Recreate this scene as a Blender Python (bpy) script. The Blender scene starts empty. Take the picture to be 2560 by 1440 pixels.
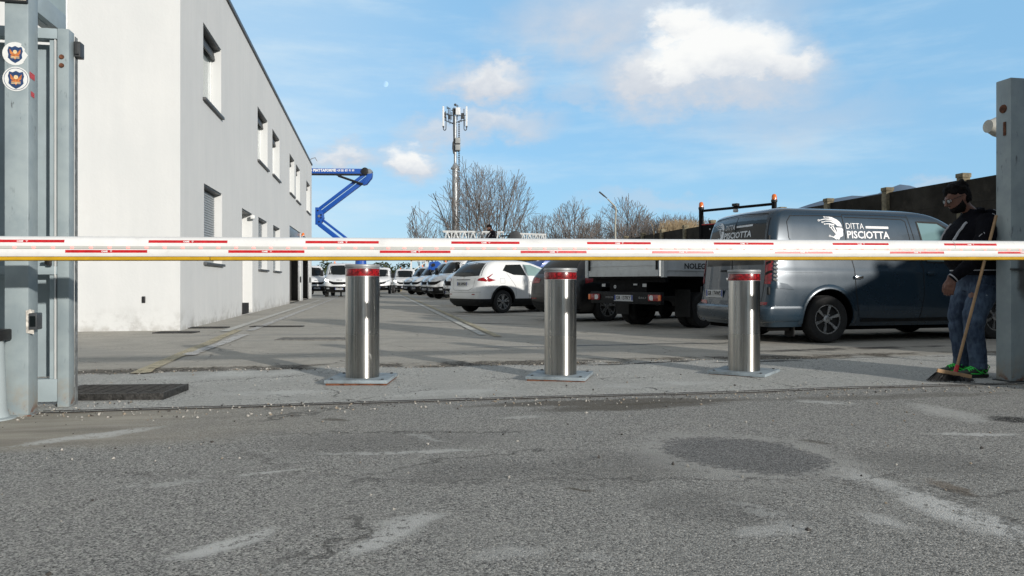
import bpy, bmesh, math, random
from mathutils import Vector, Matrix
C = bpy.context.scene.collection
SC = bpy.context.scene
R = math.radians
# ---------------------------------------------------------------- camera, sky, sun, exposure
F = 1849.0; EYE = 0.87; HY = 708.0           # focal length in photo pixels, eye height, horizon row
cam_d = bpy.data.cameras.new('camera'); cam = bpy.data.objects.new('camera', cam_d); C.objects.link(cam)
cam.location = (0, 0, EYE); cam.rotation_euler = (R(90), 0, 0)
cam_d.sensor_width = 36; cam_d.lens = 36*F/2560; cam_d.shift_y = -12/2560
cam_d.clip_start = 0.05; cam_d.clip_end = 20000
SC.camera = cam
SUN_AZ = 40.0; SUN_EL = 12.0                 # sun stands behind the camera, 36 degrees to the right
sun_dir = Vector((math.sin(R(SUN_AZ))*math.cos(R(SUN_EL)), -math.cos(R(SUN_AZ))*math.cos(R(SUN_EL)), math.sin(R(SUN_EL))))
sl = bpy.data.lights.new('sun', 'SUN'); sl.energy = 2.8; sl.angle = R(0.9); sl.color = (1.0, 0.95, 0.88)
so = bpy.data.objects.new('sun', sl); C.objects.link(so)
so.rotation_euler = sun_dir.to_track_quat('Z', 'Y').to_euler(); so.location = (8, -8, 12)
SC.view_settings.view_transform = 'Standard'; SC.view_settings.look = 'None'
SC.view_settings.gamma = 1; SC.view_settings.use_curve_mapping = False
SC.view_settings.exposure = 0.55
SC.cycles.max_bounces = 6; SC.cycles.diffuse_bounces = 3; SC.cycles.glossy_bounces = 3
SC.cycles.transparent_max_bounces = 8; SC.cycles.caustics_reflective = False; SC.cycles.caustics_refractive = False
SC.cycles.use_denoising = True

# ---------------------------------------------------------------- node helpers
class S:
    """a float/vector socket with arithmetic"""
    def __init__(s, nt, sock): s.nt = nt; s.k = sock
    def _m(s, op, *o):
        n = s.nt.nodes.new('ShaderNodeMath'); n.operation = op
        for i, v in enumerate((s,)+o):
            if isinstance(v, S): s.nt.links.new(v.k, n.inputs[i])
            else: n.inputs[i].default_value = v
        return S(s.nt, n.outputs[0])
    def __add__(s, o): return s._m('ADD', o)
    def __radd__(s, o): return s._m('ADD', o)
    def __sub__(s, o): return s._m('SUBTRACT', o)
    def __rsub__(s, o): return (s*-1)+o
    def __mul__(s, o): return s._m('MULTIPLY', o)
    def __rmul__(s, o): return s._m('MULTIPLY', o)
    def __truediv__(s, o): return s._m('DIVIDE', o)
    def mn(s, o): return s._m('MINIMUM', o)
    def mx(s, o): return s._m('MAXIMUM', o)
    def ab(s): return s._m('ABSOLUTE')
    def sq(s): return s._m('POWER', 2.0)
    def sqrt(s): return s._m('SQRT')
    def pw(s, e): return s._m('POWER', e)
    def inv(s): return 1-s
    def fr(s): return s._m('FRACT')
    def ss(s, a, b):                       # smooth 0..1 between a and b (either order)
        n = s.nt.nodes.new('ShaderNodeMapRange'); n.interpolation_type = 'SMOOTHSTEP'
        s.nt.links.new(s.k, n.inputs[0])
        if a < b: v = (a, b, 0, 1)
        else: v = (b, a, 1, 0)
        for i in range(4): n.inputs[i+1].default_value = v[i]
        return S(s.nt, n.outputs[0])
class NT:
    def __init__(s, nt): s.nt = nt
    def new(s, t): return s.nt.nodes.new(t)
    def link(s, a, b): s.nt.links.new(a.k if isinstance(a, S) else a, b)
    def tex(s): n = s.new('ShaderNodeTexCoord'); return n
    def pos(s): return S(s.nt, s.new('ShaderNodeNewGeometry').outputs['Position'])
    def obj(s): return S(s.nt, s.tex().outputs['Object'])
    def sep(s, v):
        n = s.new('ShaderNodeSeparateXYZ'); s.link(v, n.inputs[0]); return [S(s.nt, n.outputs[i]) for i in range(3)]
    def comb(s, x, y, z=0.0):
        n = s.new('ShaderNodeCombineXYZ')
        for i, v in enumerate((x, y, z)):
            if isinstance(v, S): s.link(v, n.inputs[i])
            else: n.inputs[i].default_value = v
        return S(s.nt, n.outputs[0])
    def map(s, v, scale=(1,1,1), loc=(0,0,0), rot=(0,0,0)):
        n = s.new('ShaderNodeMapping'); s.link(v, n.inputs[0]); n.inputs[1].default_value = loc; n.inputs[2].default_value = rot; n.inputs[3].default_value = scale
        return S(s.nt, n.outputs[0])
    def noise(s, v, scale, detail=3, rough=0.5, dist=0.0):
        n = s.new('ShaderNodeTexNoise'); s.link(v, n.inputs['Vector']); n.inputs['Scale'].default_value = scale
        n.inputs['Detail'].default_value = detail; n.inputs['Roughness'].default_value = rough; n.inputs['Distortion'].default_value = dist
        return S(s.nt, n.outputs[0])
    def vor(s, v, scale, out='Color', feat='F1'):
        n = s.new('ShaderNodeTexVoronoi'); n.feature = feat; s.link(v, n.inputs['Vector']); n.inputs['Scale'].default_value = scale
        return S(s.nt, n.outputs[out])
    def mix(s, a, b, f, mode='MIX'):
        n = s.new('ShaderNodeMix'); n.data_type = 'RGBA'; n.blend_type = mode
        for v, i in ((f, 0), (a, 6), (b, 7)):
            if isinstance(v, S): s.link(v, n.inputs[i])
            elif i == 0: n.inputs[0].default_value = v
            else: n.inputs[i].default_value = (*v[:3], 1)
        return S(s.nt, n.outputs[2])
    def bump(s, h, strength=0.5, dist=0.01, nrm=None):
        n = s.new('ShaderNodeBump'); s.link(h, n.inputs['Height']); n.inputs['Strength'].default_value = strength; n.inputs['Distance'].default_value = dist
        if nrm is not None: s.link(nrm, n.inputs['Normal'])
        return S(s.nt, n.outputs[0])
def newmat(name):
    m = bpy.data.materials.new(name); m.use_nodes = True; nt = m.node_tree
    b = nt.nodes['Principled BSDF']; return m, NT(nt), b
def M(name, col, rough=0.6, metal=0.0, var=0.12, scale=6.0, bump=0.0, bscale=60.0, coat=0.0, dirt=0.0, spec=0.5, **kw):
    """general procedural material: colour with soft noise variation, roughness variation, optional bump and dirt"""
    m, t, b = newmat(name); v = t.obj()
    n = t.noise(v, scale, 4, 0.6)
    dark = tuple(c*(1-var) for c in col); lite = tuple(min(1, c*(1+var)) for c in col)
    c = t.mix(dark, lite, n.ss(0.3, 0.7))
    if dirt:
        n2 = t.noise(v, scale*2.7, 6, 0.7); c = t.mix(c, (0.12, 0.10, 0.08), n2.ss(0.52, 0.75)*dirt)
    t.link(c, b.inputs['Base Color'])
    t.link(t.noise(v, scale*3, 3)*0.25+(rough-0.125), b.inputs['Roughness'])
    b.inputs['Metallic'].default_value = metal; b.inputs['Coat Weight'].default_value = coat; b.inputs['Coat Roughness'].default_value = 0.05
    b.inputs['Specular IOR Level'].default_value = spec
    if bump: t.link(t.bump(t.noise(v, bscale, 3), bump, 0.01), b.inputs['Normal'])
    return m

# ---------------------------------------------------------------- world: physical sky plus clouds laid out by compass direction
W = bpy.data.worlds.new('World'); SC.world = W; W.use_nodes = True
t = NT(W.node_tree); bg = W.node_tree.nodes['Background']
sky = t.new('ShaderNodeTexSky'); sky.sky_type = 'NISHITA'; sky.sun_disc = False
sky.sun_elevation = R(SUN_EL); sky.sun_rotation = math.atan2(sun_dir.x, sun_dir.y); sky.altitude = 50
sky.air_density = 1.0; sky.dust_density = 0.25; sky.ozone_density = 3.0
gen = S(t.nt, t.tex().outputs['Generated'])
dx, dy, dz = t.sep(gen)
az = dx._m('ARCTAN2', dy); el = dz._m('ARCSINE')          # azimuth 0 = straight ahead, elevation
def ae(px, py):                                             # compass direction seen at a photo position
    x, y = (px-1280)/F, (HY-py)/F
    return math.atan(x), math.atan(y/math.hypot(1, x))
cv = t.comb(az, el*1.6, 0.0)
n1 = t.noise(cv, 7.0, 8, 0.6); n2 = t.noise(cv, 26.0, 7, 0.62); n3 = t.noise(t.map(cv, (1, 3.2, 1), (3, 1, 0)), 3.5, 6, 0.6)
waz = az+(n1-0.5)*0.13+(n2-0.5)*0.04; wel = el+(t.noise(cv, 9.0, 7, 0.6)-0.5)*0.10+(n2-0.5)*0.04
cloud = None; shade = None; bright = None
CL = [ # px,py, rx,ry (px), opacity, brightness
 (1800,145,195,120,1.0,1.0),(1660,180,200,90,.9,.50),(1950,165,115,70,.95,.72),(1720,60,130,60,.9,.9),(1960,210,120,40,.5,.45),(1500,60,240,100,.62,.45),
 (1215,205,140,52,.88,.55),(1240,310,150,48,.66,.52),(1090,330,80,38,.6,.50),(1020,400,78,58,.92,.78),
 (860,398,95,34,.75,.60),(1440,250,60,24,.3,.42),(1800,235,260,65,.72,.42),(1650,20,360,75,.55,.50),(1980,300,260,70,.30,.50),(2340,470,160,22,.35,.7),(1620,500,180,26,.3,.5)]
for px, py, rx, ry, op, br in CL:
    a0, e0 = ae(px, py)
    q = (((waz-a0)/(rx/F)).sq()+((wel-e0)/(ry/F)).sq()).sqrt()
    m_ = (q.ss(1.40, 0.20)*op*1.25*((n2-0.5)*0.7+1.0)).mn(1.0)
    cloud = m_ if cloud is None else cloud.mx(m_)
    h_ = m_*(((wel-e0)/(ry/F)).ss(-0.9, 0.7)*0.70+0.30)*br*((n1-0.5)*0.8+1.0)
    bright = h_ if bright is None else bright.mx(h_)
wisps = (n3.ss(0.42, 0.8))*0.50*el.ss(0.0, 0.06)+az.ss(0.0, -0.35)*0.30+el.ss(0.12, -0.01)*0.15
skyc = S(t.nt, sky.outputs[0])
# unseen grey clouds added over the rest of the dome for neutral fill light
over = (el.ss(0.42, 0.60).mx(az.ab().ss(0.85, 1.1))*(t.noise(cv, 2.2, 6, 0.6)).ss(0.36, 0.56))
skyc = t.mix(skyc, (1.75, 3.45, 5.15), el.ss(0.75, 0.35)*0.72)
c0 = t.mix(skyc, (4.0, 4.75, 5.2), wisps.mn(0.8))
ccol = t.mix((3.5, 3.8, 4.25), (5.5, 5.55, 5.5), bright.ss(0.15, 0.85))
final = t.mix(t.mix(c0, (2.3, 2.3, 2.25), over), ccol, cloud.mn(1.0))
t.link(final, bg.inputs['Color']); bg.inputs['Strength'].default_value = 0.12
# ---------------------------------------------------------------- geometry helpers
TH = R(10.7); CU, SU = math.cos(TH), math.sin(TH)
def uv(u, v, z=0.0): return Vector((u*CU-v*SU, u*SU+v*CU, z))      # site frame: u along the gate, v into the yard
def P(px, py, d): return Vector(((px-1280)/F*d, d, EYE+(HY-py)/F*d))
def G(px, py):
    d = F*EYE/(py-HY); return Vector(((px-1280)/F*d, d, 0))
def GUV(px, py):
    p = G(px, py); return (p.x*CU+p.y*SU, -p.x*SU+p.y*CU)
class MB:
    def __init__(s): s.v = []; s.f = []; s.m = []; s.T = Matrix.Identity(4); s.mi = 0
    def add(s, vs, fs, mi=None):
        o = len(s.v); s.v += [s.T @ Vector(p) for p in vs]
        for f in fs: s.f.append([o+i for i in f]); s.m.append(s.mi if mi is None else mi)
        return s
    def box(s, c, sz, rot=None, mi=None, tp=1.0):
        x, y, z = (q/2 for q in sz); vs = []
        for k in (-1, 1):
            g = tp if k > 0 else 1.0
            vs += [Vector((-x*g, -y*g, k*z)), Vector((x*g, -y*g, k*z)), Vector((x*g, y*g, k*z)), Vector((-x*g, y*g, k*z))]
        if rot is not None: vs = [rot @ p for p in vs]
        c = Vector(c); vs = [p+c for p in vs]
        return s.add(vs, [(3,2,1,0),(4,5,6,7),(0,1,5,4),(1,2,6,5),(2,3,7,6),(3,0,4,7)], mi)
    def bb(s, x0, x1, y0, y1, z0, z1, mi=None):
        return s.box(((x0+x1)/2, (y0+y1)/2, (z0+z1)/2), (abs(x1-x0), abs(y1-y0), abs(z1-z0)), None, mi)
    def beam(s, a, b, w, h, mi=None, up=(0,0,1)):
        a, b = Vector(a), Vector(b); d = b-a; L = d.length; z = d.normalized(); up = Vector(up)
        if abs(z.dot(up)) > .99: up = Vector((0, 1, 0))
        x = up.cross(z).normalized(); y = z.cross(x)
        return s.box((a+b)/2, (w, h, L), Matrix((x, y, z)).transposed(), mi)
    def tube(s, pts, r, n=8, mi=None, caps=True):
        pts = [Vector(p) for p in pts]; rs = r if isinstance(r, (list, tuple)) else [r]*len(pts)
        vs = []; fs = []; prev = None
        for i, p in enumerate(pts):
            d = (pts[min(i+1, len(pts)-1)]-pts[max(i-1, 0)]).normalized()
            if prev is None:
                a = Vector((0, 0, 1)) if abs(d.z) < .9 else Vector((1, 0, 0)); x = d.cross(a).normalized()
            else: x = (prev-d*prev.dot(d)).normalized()
            prev = x; y = d.cross(x)
            for k in range(n):
                an = 2*math.pi*k/n; vs.append(p+(x*math.cos(an)+y*math.sin(an))*rs[i])
        for i in range(len(pts)-1):
            for k in range(n):
                a, b = i*n+k, i*n+(k+1) % n; fs.append((a, b, b+n, a+n))
        if caps: fs += [tuple(range(n-1, -1, -1)), tuple(range((len(pts)-1)*n, len(pts)*n))]
        return s.add(vs, fs, mi)
    def lathe(s, prof, n=24, axis='z', c=(0,0,0), mi=None, closed=False, caps=True):
        vs = []; fs = []; c = Vector(c)
        for r, h in prof:
            for k in range(n):
                a = 2*math.pi*k/n; x, y = r*math.cos(a), r*math.sin(a)
                vs.append(c+(Vector((x, y, h)) if axis == 'z' else Vector((x, h, y)) if axis == 'y' else Vector((h, x, y))))
        L = len(prof)
        for i in range(L if closed else L-1):
            for k in range(n):
                a, b = i*n+k, i*n+(k+1) % n; j = ((i+1) % L)*n
                fs.append((a, b, j+(k+1) % n, j+k))
        if not closed and caps: fs += [tuple(range(n-1, -1, -1)), tuple(range((L-1)*n, L*n))]
        return s.add(vs, fs, mi)
    def prism(s, poly, fn, d, mi=None):
        """poly 2D, fn(a,b,k)->3D point, k = 0 or d"""
        n = len(poly); vs = [fn(a, b, 0) for a, b in poly]+[fn(a, b, d) for a, b in poly]
        fs = [tuple(range(n-1, -1, -1)), tuple(range(n, 2*n))]+[(i, (i+1) % n, n+(i+1) % n, n+i) for i in range(n)]
        return s.add(vs, fs, mi)
    def build(s, name, mats, parent=None, smooth=False, bevel=0.0, ang=35, recalc=True):
        me = bpy.data.meshes.new(name); me.from_pydata([tuple(p) for p in s.v], [], s.f); me.update()
        mats = mats if isinstance(mats, (list, tuple)) else [mats]
        for m in mats: me.materials.append(m)
        if len(mats) > 1: me.polygons.foreach_set('material_index', s.m)
        bm = bmesh.new(); bm.from_mesh(me)
        if recalc: bmesh.ops.recalc_face_normals(bm, faces=bm.faces)
        if bevel:
            bmesh.ops.bevel(bm, geom=[e for e in bm.edges if len(e.link_faces) == 2 and e.calc_face_angle(0) > R(30)], offset=bevel, segments=2, affect='EDGES', profile=0.6)
        if smooth or bevel:
            for f in bm.faces: f.smooth = True
            for e in bm.edges:
                if len(e.link_faces) == 2 and e.calc_face_angle(0) > R(ang): e.smooth = False
        bm.to_mesh(me); bm.free()
        o = bpy.data.objects.new(name, me); C.objects.link(o)
        if parent is not None: o.parent = parent
        return o
def tag(o, label=None, cat=None, group=None, kind=None):
    if label: o['label'] = label
    if cat: o['category'] = cat
    if group: o['group'] = group
    if kind: o['kind'] = kind
    return o
def thing(name, label, cat, loc=(0,0,0), rz=0.0, group=None):
    o = bpy.data.objects.new(name, None); o.empty_display_size = 0.2; C.objects.link(o); o.location = loc; o.rotation_euler = (0, 0, rz)
    return tag(o, label, cat, group)
def kids(o): return [c for c in bpy.data.objects if c.parent == o]
def copy_tree(o, parent=None):
    c = o.copy(); C.objects.link(c)
    if parent is not None: c.parent = parent
    for ch in kids(o): copy_tree(ch, c)
    return c
def text2d(s, size, bold=0.0, space=1.0, sx=1.0):
    """flat text as 2-D vertices and faces, left edge at x = 0, baseline at 0"""
    cu = bpy.data.curves.new('tmp', 'FONT'); cu.body = s; cu.size = size; cu.offset = bold; cu.space_character = space; cu.resolution_u = 2
    o = bpy.data.objects.new('tmp', cu); C.objects.link(o); dg = bpy.context.evaluated_depsgraph_get()
    me = bpy.data.meshes.new_from_object(o.evaluated_get(dg)); vs = [(v.co.x*sx, v.co.y) for v in me.vertices]; fs = [tuple(p.vertices) for p in me.polygons]
    bpy.data.objects.remove(o); bpy.data.curves.remove(cu); bpy.data.meshes.remove(me)
    x0 = min(v[0] for v in vs)
    return [(x-x0, y) for x, y in vs], fs, max(v[0] for v in vs)-x0
def put_text(mb, s, size, fn, bold=0.0, space=1.0, sx=1.0, center=False, width=None, mi=None):
    vs, fs, w = text2d(s, size, bold, space, sx)
    k = width/w if width else 1.0; w *= k
    off = -w/2 if center else 0
    mb.add([fn(x*k+off, y) for x, y in vs], fs, mi)
def stroke(mb, pts, w, fn, mi=None):
    """flat ribbon through 2-D points; w a width or list"""
    n = len(pts); ws = w if isinstance(w, (list, tuple)) else [w]*n; vs = []
    for i, (x, y) in enumerate(pts):
        a, b = pts[max(i-1, 0)], pts[min(i+1, n-1)]; dx, dy = b[0]-a[0], b[1]-a[1]; L = math.hypot(dx, dy) or 1
        nx, ny = -dy/L*ws[i]/2, dx/L*ws[i]/2; vs += [fn(x+nx, y+ny), fn(x-nx, y-ny)]
    mb.add(vs, [(2*i, 2*i+1, 2*i+3, 2*i+2) for i in range(n-1)], mi)
def disc(mb, cx, cy, r0, r1, fn, n=16, mi=None):
    """ring (r0>0) or disc"""
    o = [fn(cx+r1*math.cos(2*math.pi*k/n), cy+r1*math.sin(2*math.pi*k/n)) for k in range(n)]
    if r0 <= 0: mb.add(o, [tuple(range(n))], mi); return
    i_ = [fn(cx+r0*math.cos(2*math.pi*k/n), cy+r0*math.sin(2*math.pi*k/n)) for k in range(n)]
    mb.add(o+i_, [(k, (k+1) % n, n+(k+1) % n, n+k) for k in range(n)], mi)

# ---------------------------------------------------------------- materials
m_paint = M('gate_paint', (0.30, 0.36, 0.38), 0.45, 0, 0.10, 3.0, 0.06, 220, dirt=0.10)
m_dark = M('black_plastic', (0.012, 0.012, 0.013), 0.45, 0, 0.2, 8)
m_rubber = M('tyre_rubber', (0.014, 0.014, 0.014), 0.8, 0, 0.3, 20, 0.2, 90)
m_darksteel = M('dark_steel', (0.05, 0.053, 0.055), 0.5, 0.3, 0.2, 6)  # plain dark steel colour
m_rust = M('rust', (0.13, 0.05, 0.025), 0.9, 0, 0.5, 25, 0.4, 120)
m_white = M('white_gloss_paint', (0.76, 0.76, 0.745), 0.30, 0, 0.04, 5, coat=0.5, dirt=0.12)
m_whitep = M('white_powder_coat', (0.72, 0.73, 0.72), 0.4, 0, 0.04, 5)
m_red = M('red_reflective', (0.50, 0.012, 0.016), 0.30, 0, 0.15, 30)
m_yellow = M('yellow_rubber', (0.55, 0.33, 0.012), 0.55, 0, 0.1, 9)
m_txtw = M('white_lettering', (0.8, 0.8, 0.8), 0.5, 0, 0.02)
m_txtk = M('black_lettering', (0.02, 0.02, 0.02), 0.5, 0, 0.02)
m_glass = M('vehicle_glass', (0.006, 0.009, 0.010), 0.10, 0, 0.1, 2, spec=0.35)
m_alu = M('brushed_aluminium', (0.45, 0.46, 0.47), 0.4, 0.9, 0.1, 8)
m_amber = M('amber_lens', (0.75, 0.16, 0.01), 0.2, 0, 0.1, 12, coat=0.5)
m_tail = M('red_lens', (0.26, 0.008, 0.012), 0.15, 0, 0.2, 12, coat=0.6)
m_plate = M('plate_white', (0.55, 0.56, 0.56), 0.4, 0, 0.03)
m_blueband = M('plate_blue', (0.01, 0.04, 0.25), 0.4)
m_wood = M('varnished_wood', (0.36, 0.22, 0.11), 0.5, 0, 0.2, 9, 0.1, 60)
m_concrete = M('grey_concrete', (0.24, 0.235, 0.22), 0.9, 0, 0.25, 2.2, 0.5, 60, dirt=0.3)

def mat_led():
    m, t, b = newmat('led_red'); b.inputs['Base Color'].default_value = (0.9, 0.35, 0.33, 1)
    b.inputs['Emission Color'].default_value = (1, 0.12, 0.10, 1); b.inputs['Emission Strength'].default_value = 1.3; return m
m_led = mat_led()
m_diff = M('milky_diffuser', (0.50, 0.50, 0.47), 0.35, 0, 0.04, 8)

def mat_steel():
    m, t, b = newmat('brushed_stainless'); v = t.obj(); x, y, z = t.sep(v)
    st = t.noise(t.map(v, (1, 1, 0.015)), 150, 3, 0.7); soft = t.noise(t.map(v, (1, 1, 0.06)), 9, 3)
    c = t.mix((0.33, 0.325, 0.31), (0.58, 0.575, 0.55), (st*0.6+soft*0.4).ss(0.3, 0.7))
    n = t.noise(t.map(v, (1, 1, 0.6)), 16, 6, 0.7)
    scuff = n.ss(0.585, 0.66)*z.ss(0.62, 0.35)*(x.ss(0.02, 0.10))
    c = t.mix(c, (0.62, 0.62, 0.60), scuff*0.55)
    c = t.mix(c, (0.16, 0.14, 0.11), z.ss(0.10, 0.0)*t.noise(v, 11, 5).ss(0.35, 0.7)*0.6)
    band = z.ss(0.425, 0.42)                       # lower part duller below a faint ring
    c = t.mix(c, (0.30, 0.27, 0.22), band*0.28)
    t.link(c, b.inputs['Base Color']); b.inputs['Metallic'].default_value = 1.0
    t.link(st*0.08+0.20+scuff*0.3+band*0.04, b.inputs['Roughness'])
    b.inputs['Anisotropic'].default_value = 0.72; b.inputs['Anisotropic Rotation'].default_value = 0.25; tg = t.new('ShaderNodeTangent'); tg.direction_type = 'RADIAL'; tg.axis = 'Z'; t.link(tg.outputs[0], b.inputs['Tangent'])
    t.link(t.bump(st, 0.10, 0.0004), b.inputs['Normal'])
    return m
m_steel = mat_steel()

def mat_reflector():
    m, t, b = newmat('red_prismatic_tape'); v = t.obj()
    ce = t.vor(t.map(v, (1, 1, 1)), 60); n = t.noise(v, 22, 4)
    c = t.mix((0.10, 0.004, 0.006), (0.34, 0.010, 0.014), (t.sep(ce)[0]*0.5+n*0.6).ss(0.3, 0.8))
    t.link(c, b.inputs['Base Color']); b.inputs['Roughness'].default_value = 0.25; b.inputs['Coat Weight'].default_value = 0.5
    return m
m_prism = mat_reflector()

def mat_plaster():
    m, t, b = newmat('white_plaster'); p = t.pos(); x, y, z = t.sep(p)
    n = t.noise(p, 0.55, 6, 0.6); streak = t.noise(t.map(p, (2.2, 2.2, 0.25)), 1.6, 6, 0.65); fine = t.noise(p, 22, 4)
    c = t.mix((0.60, 0.61, 0.605), (0.65, 0.655, 0.645), (n*0.6+streak*0.4).ss(0.35, 0.65))
    c = t.mix(c, (0.45, 0.44, 0.41), (n*0.5+t.noise(p, 2.6, 7, 0.7)*0.5).ss(0.53, 0.66)*0.10)
    low = z.ss(0.55, 0.0)*t.noise(p, 1.9, 7, 0.75).ss(0.44, 0.66)
    c = t.mix(c, (0.22, 0.21, 0.19), low*0.5)
    sp = z.ss(0.14, 0.02)*t.noise(p, 6, 5).ss(0.35, 0.6); c = t.mix(c, (0.33, 0.32, 0.29), sp*0.6)
    t.link(c, b.inputs['Base Color']); b.inputs['Roughness'].default_value = 0.9
    t.link(t.bump(fine*0.6+t.noise(p, 3, 5)*2.0, 0.25, 0.012), b.inputs['Normal']); return m
m_plaster = mat_plaster()

# ---------------------------------------------------------------- ground
def mat_ground():
    m, t, b = newmat('worn_asphalt'); p = t.pos(); x, y, z = t.sep(p)
    u = x*CU+y*SU; v = y*CU-x*SU; q = t.comb(u, v, 0.0)
    wob = t.noise(q, 1.6, 6, 0.65)-0.5; wob2 = t.noise(q, 7.0, 6, 0.7)-0.5; wob3 = t.noise(q, 30, 5, 0.7)-0.5
    wu = u+wob*0.30+wob2*0.14; wv = v+(t.noise(t.map(q, loc=(9, 4, 0)), 1.6, 6, 0.65)-0.5)*0.30+wob2*0.12
    def ell(cu, cv, ru, rv, rot=0.0, soft=0.5, jag=1.6):
        du, dv = wu-cu, wv-cv; c, s = math.cos(rot), math.sin(rot)
        a = du*c+dv*s; e = dv*c-du*s
        return ((a/ru).sq()+(e/rv).sq()+wob3*jag).ss(1+soft, 1-soft)
    big = t.noise(q, 0.35, 5, 0.6); mid = t.noise(q, 2.2, 6, 0.65); streak = t.noise(t.map(q, (0.35, 2.2, 1)), 2.4, 6, 0.65)
    # aggregate
    cell = t.sep(t.vor(q, 150)); dist = t.vor(q, 150, 'Distance'); cell2 = t.sep(t.vor(q, 300)); grit = t.noise(q, 330, 3, 0.7)
    agg = cell[0]*0.55+cell2[1]*0.45
    asph = t.mix((0.145, 0.145, 0.139), (0.51, 0.50, 0.46), (agg*0.62+grit*0.38).ss(0.25, 0.78))
    asph = t.mix(asph, (0.025, 0.025, 0.025), cell[1].ss(0.80, 0.90)*0.7)          # dark pits between stones
    asph = t.mix(asph, (0.62, 0.60, 0.55), cell[2].ss(0.93, 0.97)*0.8)              # pale stones
    yard = t.mix((0.33, 0.31, 0.27), (0.52, 0.49, 0.425), (streak*0.5+grit*0.3+mid*0.35).ss(0.4, 0.75))
    yard = t.mix(yard, (0.17, 0.165, 0.15), (streak*0.6+mid*0.5).ss(0.60, 0.78)*0.5)
    conc = t.mix((0.31, 0.31, 0.29), (0.60, 0.60, 0.56), (mid*0.45+grit*0.35+cell2[0]*0.25).ss(0.32, 0.72))
    c60 = t.sep(t.vor(q, 62)); c90 = t.sep(t.vor(q, 95))
    conc = t.mix(conc, (0.05, 0.048, 0.044), (c60[1]*.5+c90[0]*.5).ss(0.64, 0.80)*(mid+wob3*.6).ss(0.38, 0.58)*0.85)
    conc = t.mix(conc, (0.68, 0.67, 0.63), (c60[0]*.5+c90[2]*.5).ss(0.74, 0.86)*0.6)
    yard = t.mix(yard, (0.12, 0.115, 0.105), (c60[2]*.4+c90[1]*.6).ss(0.66, 0.85)*(streak).ss(.35, .6)*0.55)
    inyard = v.ss(5.46, 5.50)
    strip_edge = wv-7.80+wob2*0.25
    strip = inyard*strip_edge.ss(0.06, -0.02)*((wu+4.3)+(wv-6.0)*-0.55).ss(0.2, 0.9)
    dust = (mid*0.6+big*0.5+wob3*0.3).ss(0.50, 0.66)
    col = t.mix(asph, (0.33, 0.325, 0.30), dust*0.30)
    col = t.mix(col, yard, inyard)
    col = t.mix(col, conc, strip)
    # crumbled dark edge behind the strip
    pit = (((strip_edge-.12).ab()+wob3*.25+wob2*.3).ss(0.30, 0.14))*(t.noise(q, 1.1, 5, 0.6)).ss(0.40, 0.50)*inyard
    rub = t.mix((0.03, 0.027, 0.022), (0.30, 0.27, 0.22), (cell2[0]*0.6+t.sep(t.vor(q, 45))[1]*0.5).ss(0.4, 0.95))
    col = t.mix(col, rub, pit*u.ss(-3.6, -3.0)*0.95)
    # tan silt in front of the rail on the left, dark damp soil band at the middle
    tan_ = (v.ss(4.75, 5.0)*v.ss(5.5, 5.40)+(wv.ss(4.30, 4.55)*v.ss(5.2, 5.0)).mn(1.0)).mn(1.0)*u.ss(0.3, -1.2)
    tanb = wv.ss(4.15+0.0, 4.45)*v.ss(5.50, 5.46)*(u+wob*1.5).ss(-0.2, -2.0)
    col = t.mix(col, t.mix((0.26, 0.235, 0.19), (0.50, 0.46, 0.385), (streak*0.6+grit*0.4).ss(0.35, 0.7)), (tanb.mx(tan_*0.5))*0.95)
    soil = ell(1.75, 5.16, 1.05, 0.13, 0.0)
    col = t.mix(col, (0.105, 0.092, 0.072), soil*0.75)
    col = t.mix(col, (0.13, 0.10, 0.065), (v-5.42).ab().ss(0.05, 0.0)*mid.ss(0.40, 0.6)*0.5)
    # dusty light patches and the dark repair patch (all with ragged edges)
    def eG(px, py, rpx, ru, rv, rot=0, soft=.5, jag=1.6):
        cu_, cv_ = GUV(px, py); return ell(cu_, cv_, ru, rv, rot, soft, jag)
    pale = (0.60, 0.60, 0.57)
    brk = (mid*0.5+wob3*1.6+wob2*0.9+0.5).ss(0.56, 0.72)
    def eL(p1, p2, hw, soft=.8, jag=2.2):
        a1, b1 = GUV(*p1); a2, b2 = GUV(*p2); return ell((a1+a2)/2, (b1+b2)/2, math.hypot(a2-a1, b2-b1)/2+.02, hw, math.atan2(b2-b1, a2-a1), soft, jag)
    for p1, p2, hw, op in (((455,1392),(668,1322),.062,.95),((870,1392),(1035,1305),.075,.85),((950,1312),(1100,1288),.05,.6),((1840,1262),(1935,1292),.055,.7),((1850,1335),(1990,1312),.06,.6),
            ((2150,1290),(2260,1322),.06,.6),((2330,1250),(2560,1350),.12,.6),((40,1112),(380,1070),.07,.8),((820,1129),(1180,1124),.035,.8),((615,1187),(728,1172),.022,.8),((1030,1083),(1110,1104),.03,.7),
            ((2340,1086),(2560,1084),.035,.8),((2290,1010),(2450,1052),.13,.5),((1180,1395),(1320,1380),.05,.35),((300,1215),(520,1200),.04,.4),((1990,1000),(2130,1010),.07,.7),((1250,1048),(1330,1044),.05,.5),((1460,1385),(1530,1395),.05,.35),((2060,1160),(2250,1215),.07,.8),((2250,1215),(2560,1345),.085,.85)):
        col = t.mix(col, pale, eL(p1, p2, hw)*brk*op)
    cu_, cv_ = GUV(1850, 1133)
    rim = ell(cu_-.02, cv_-.02, .60, .52, R(-70), .35, 1.5); hole = ell(cu_+.01, cv_+.01, .42, .36, R(-70), .22, 2.0)
    col = t.mix(col, (0.40, 0.395, 0.37), rim*hole.inv()*(mid+wob3*.8).ss(.30, .55)*0.85)
    col = t.mix(col, t.mix((0.06, 0.06, 0.06), (0.34, 0.34, 0.33), (agg*0.6+grit*0.4).ss(0.3, 0.8)), hole*0.85)
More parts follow.
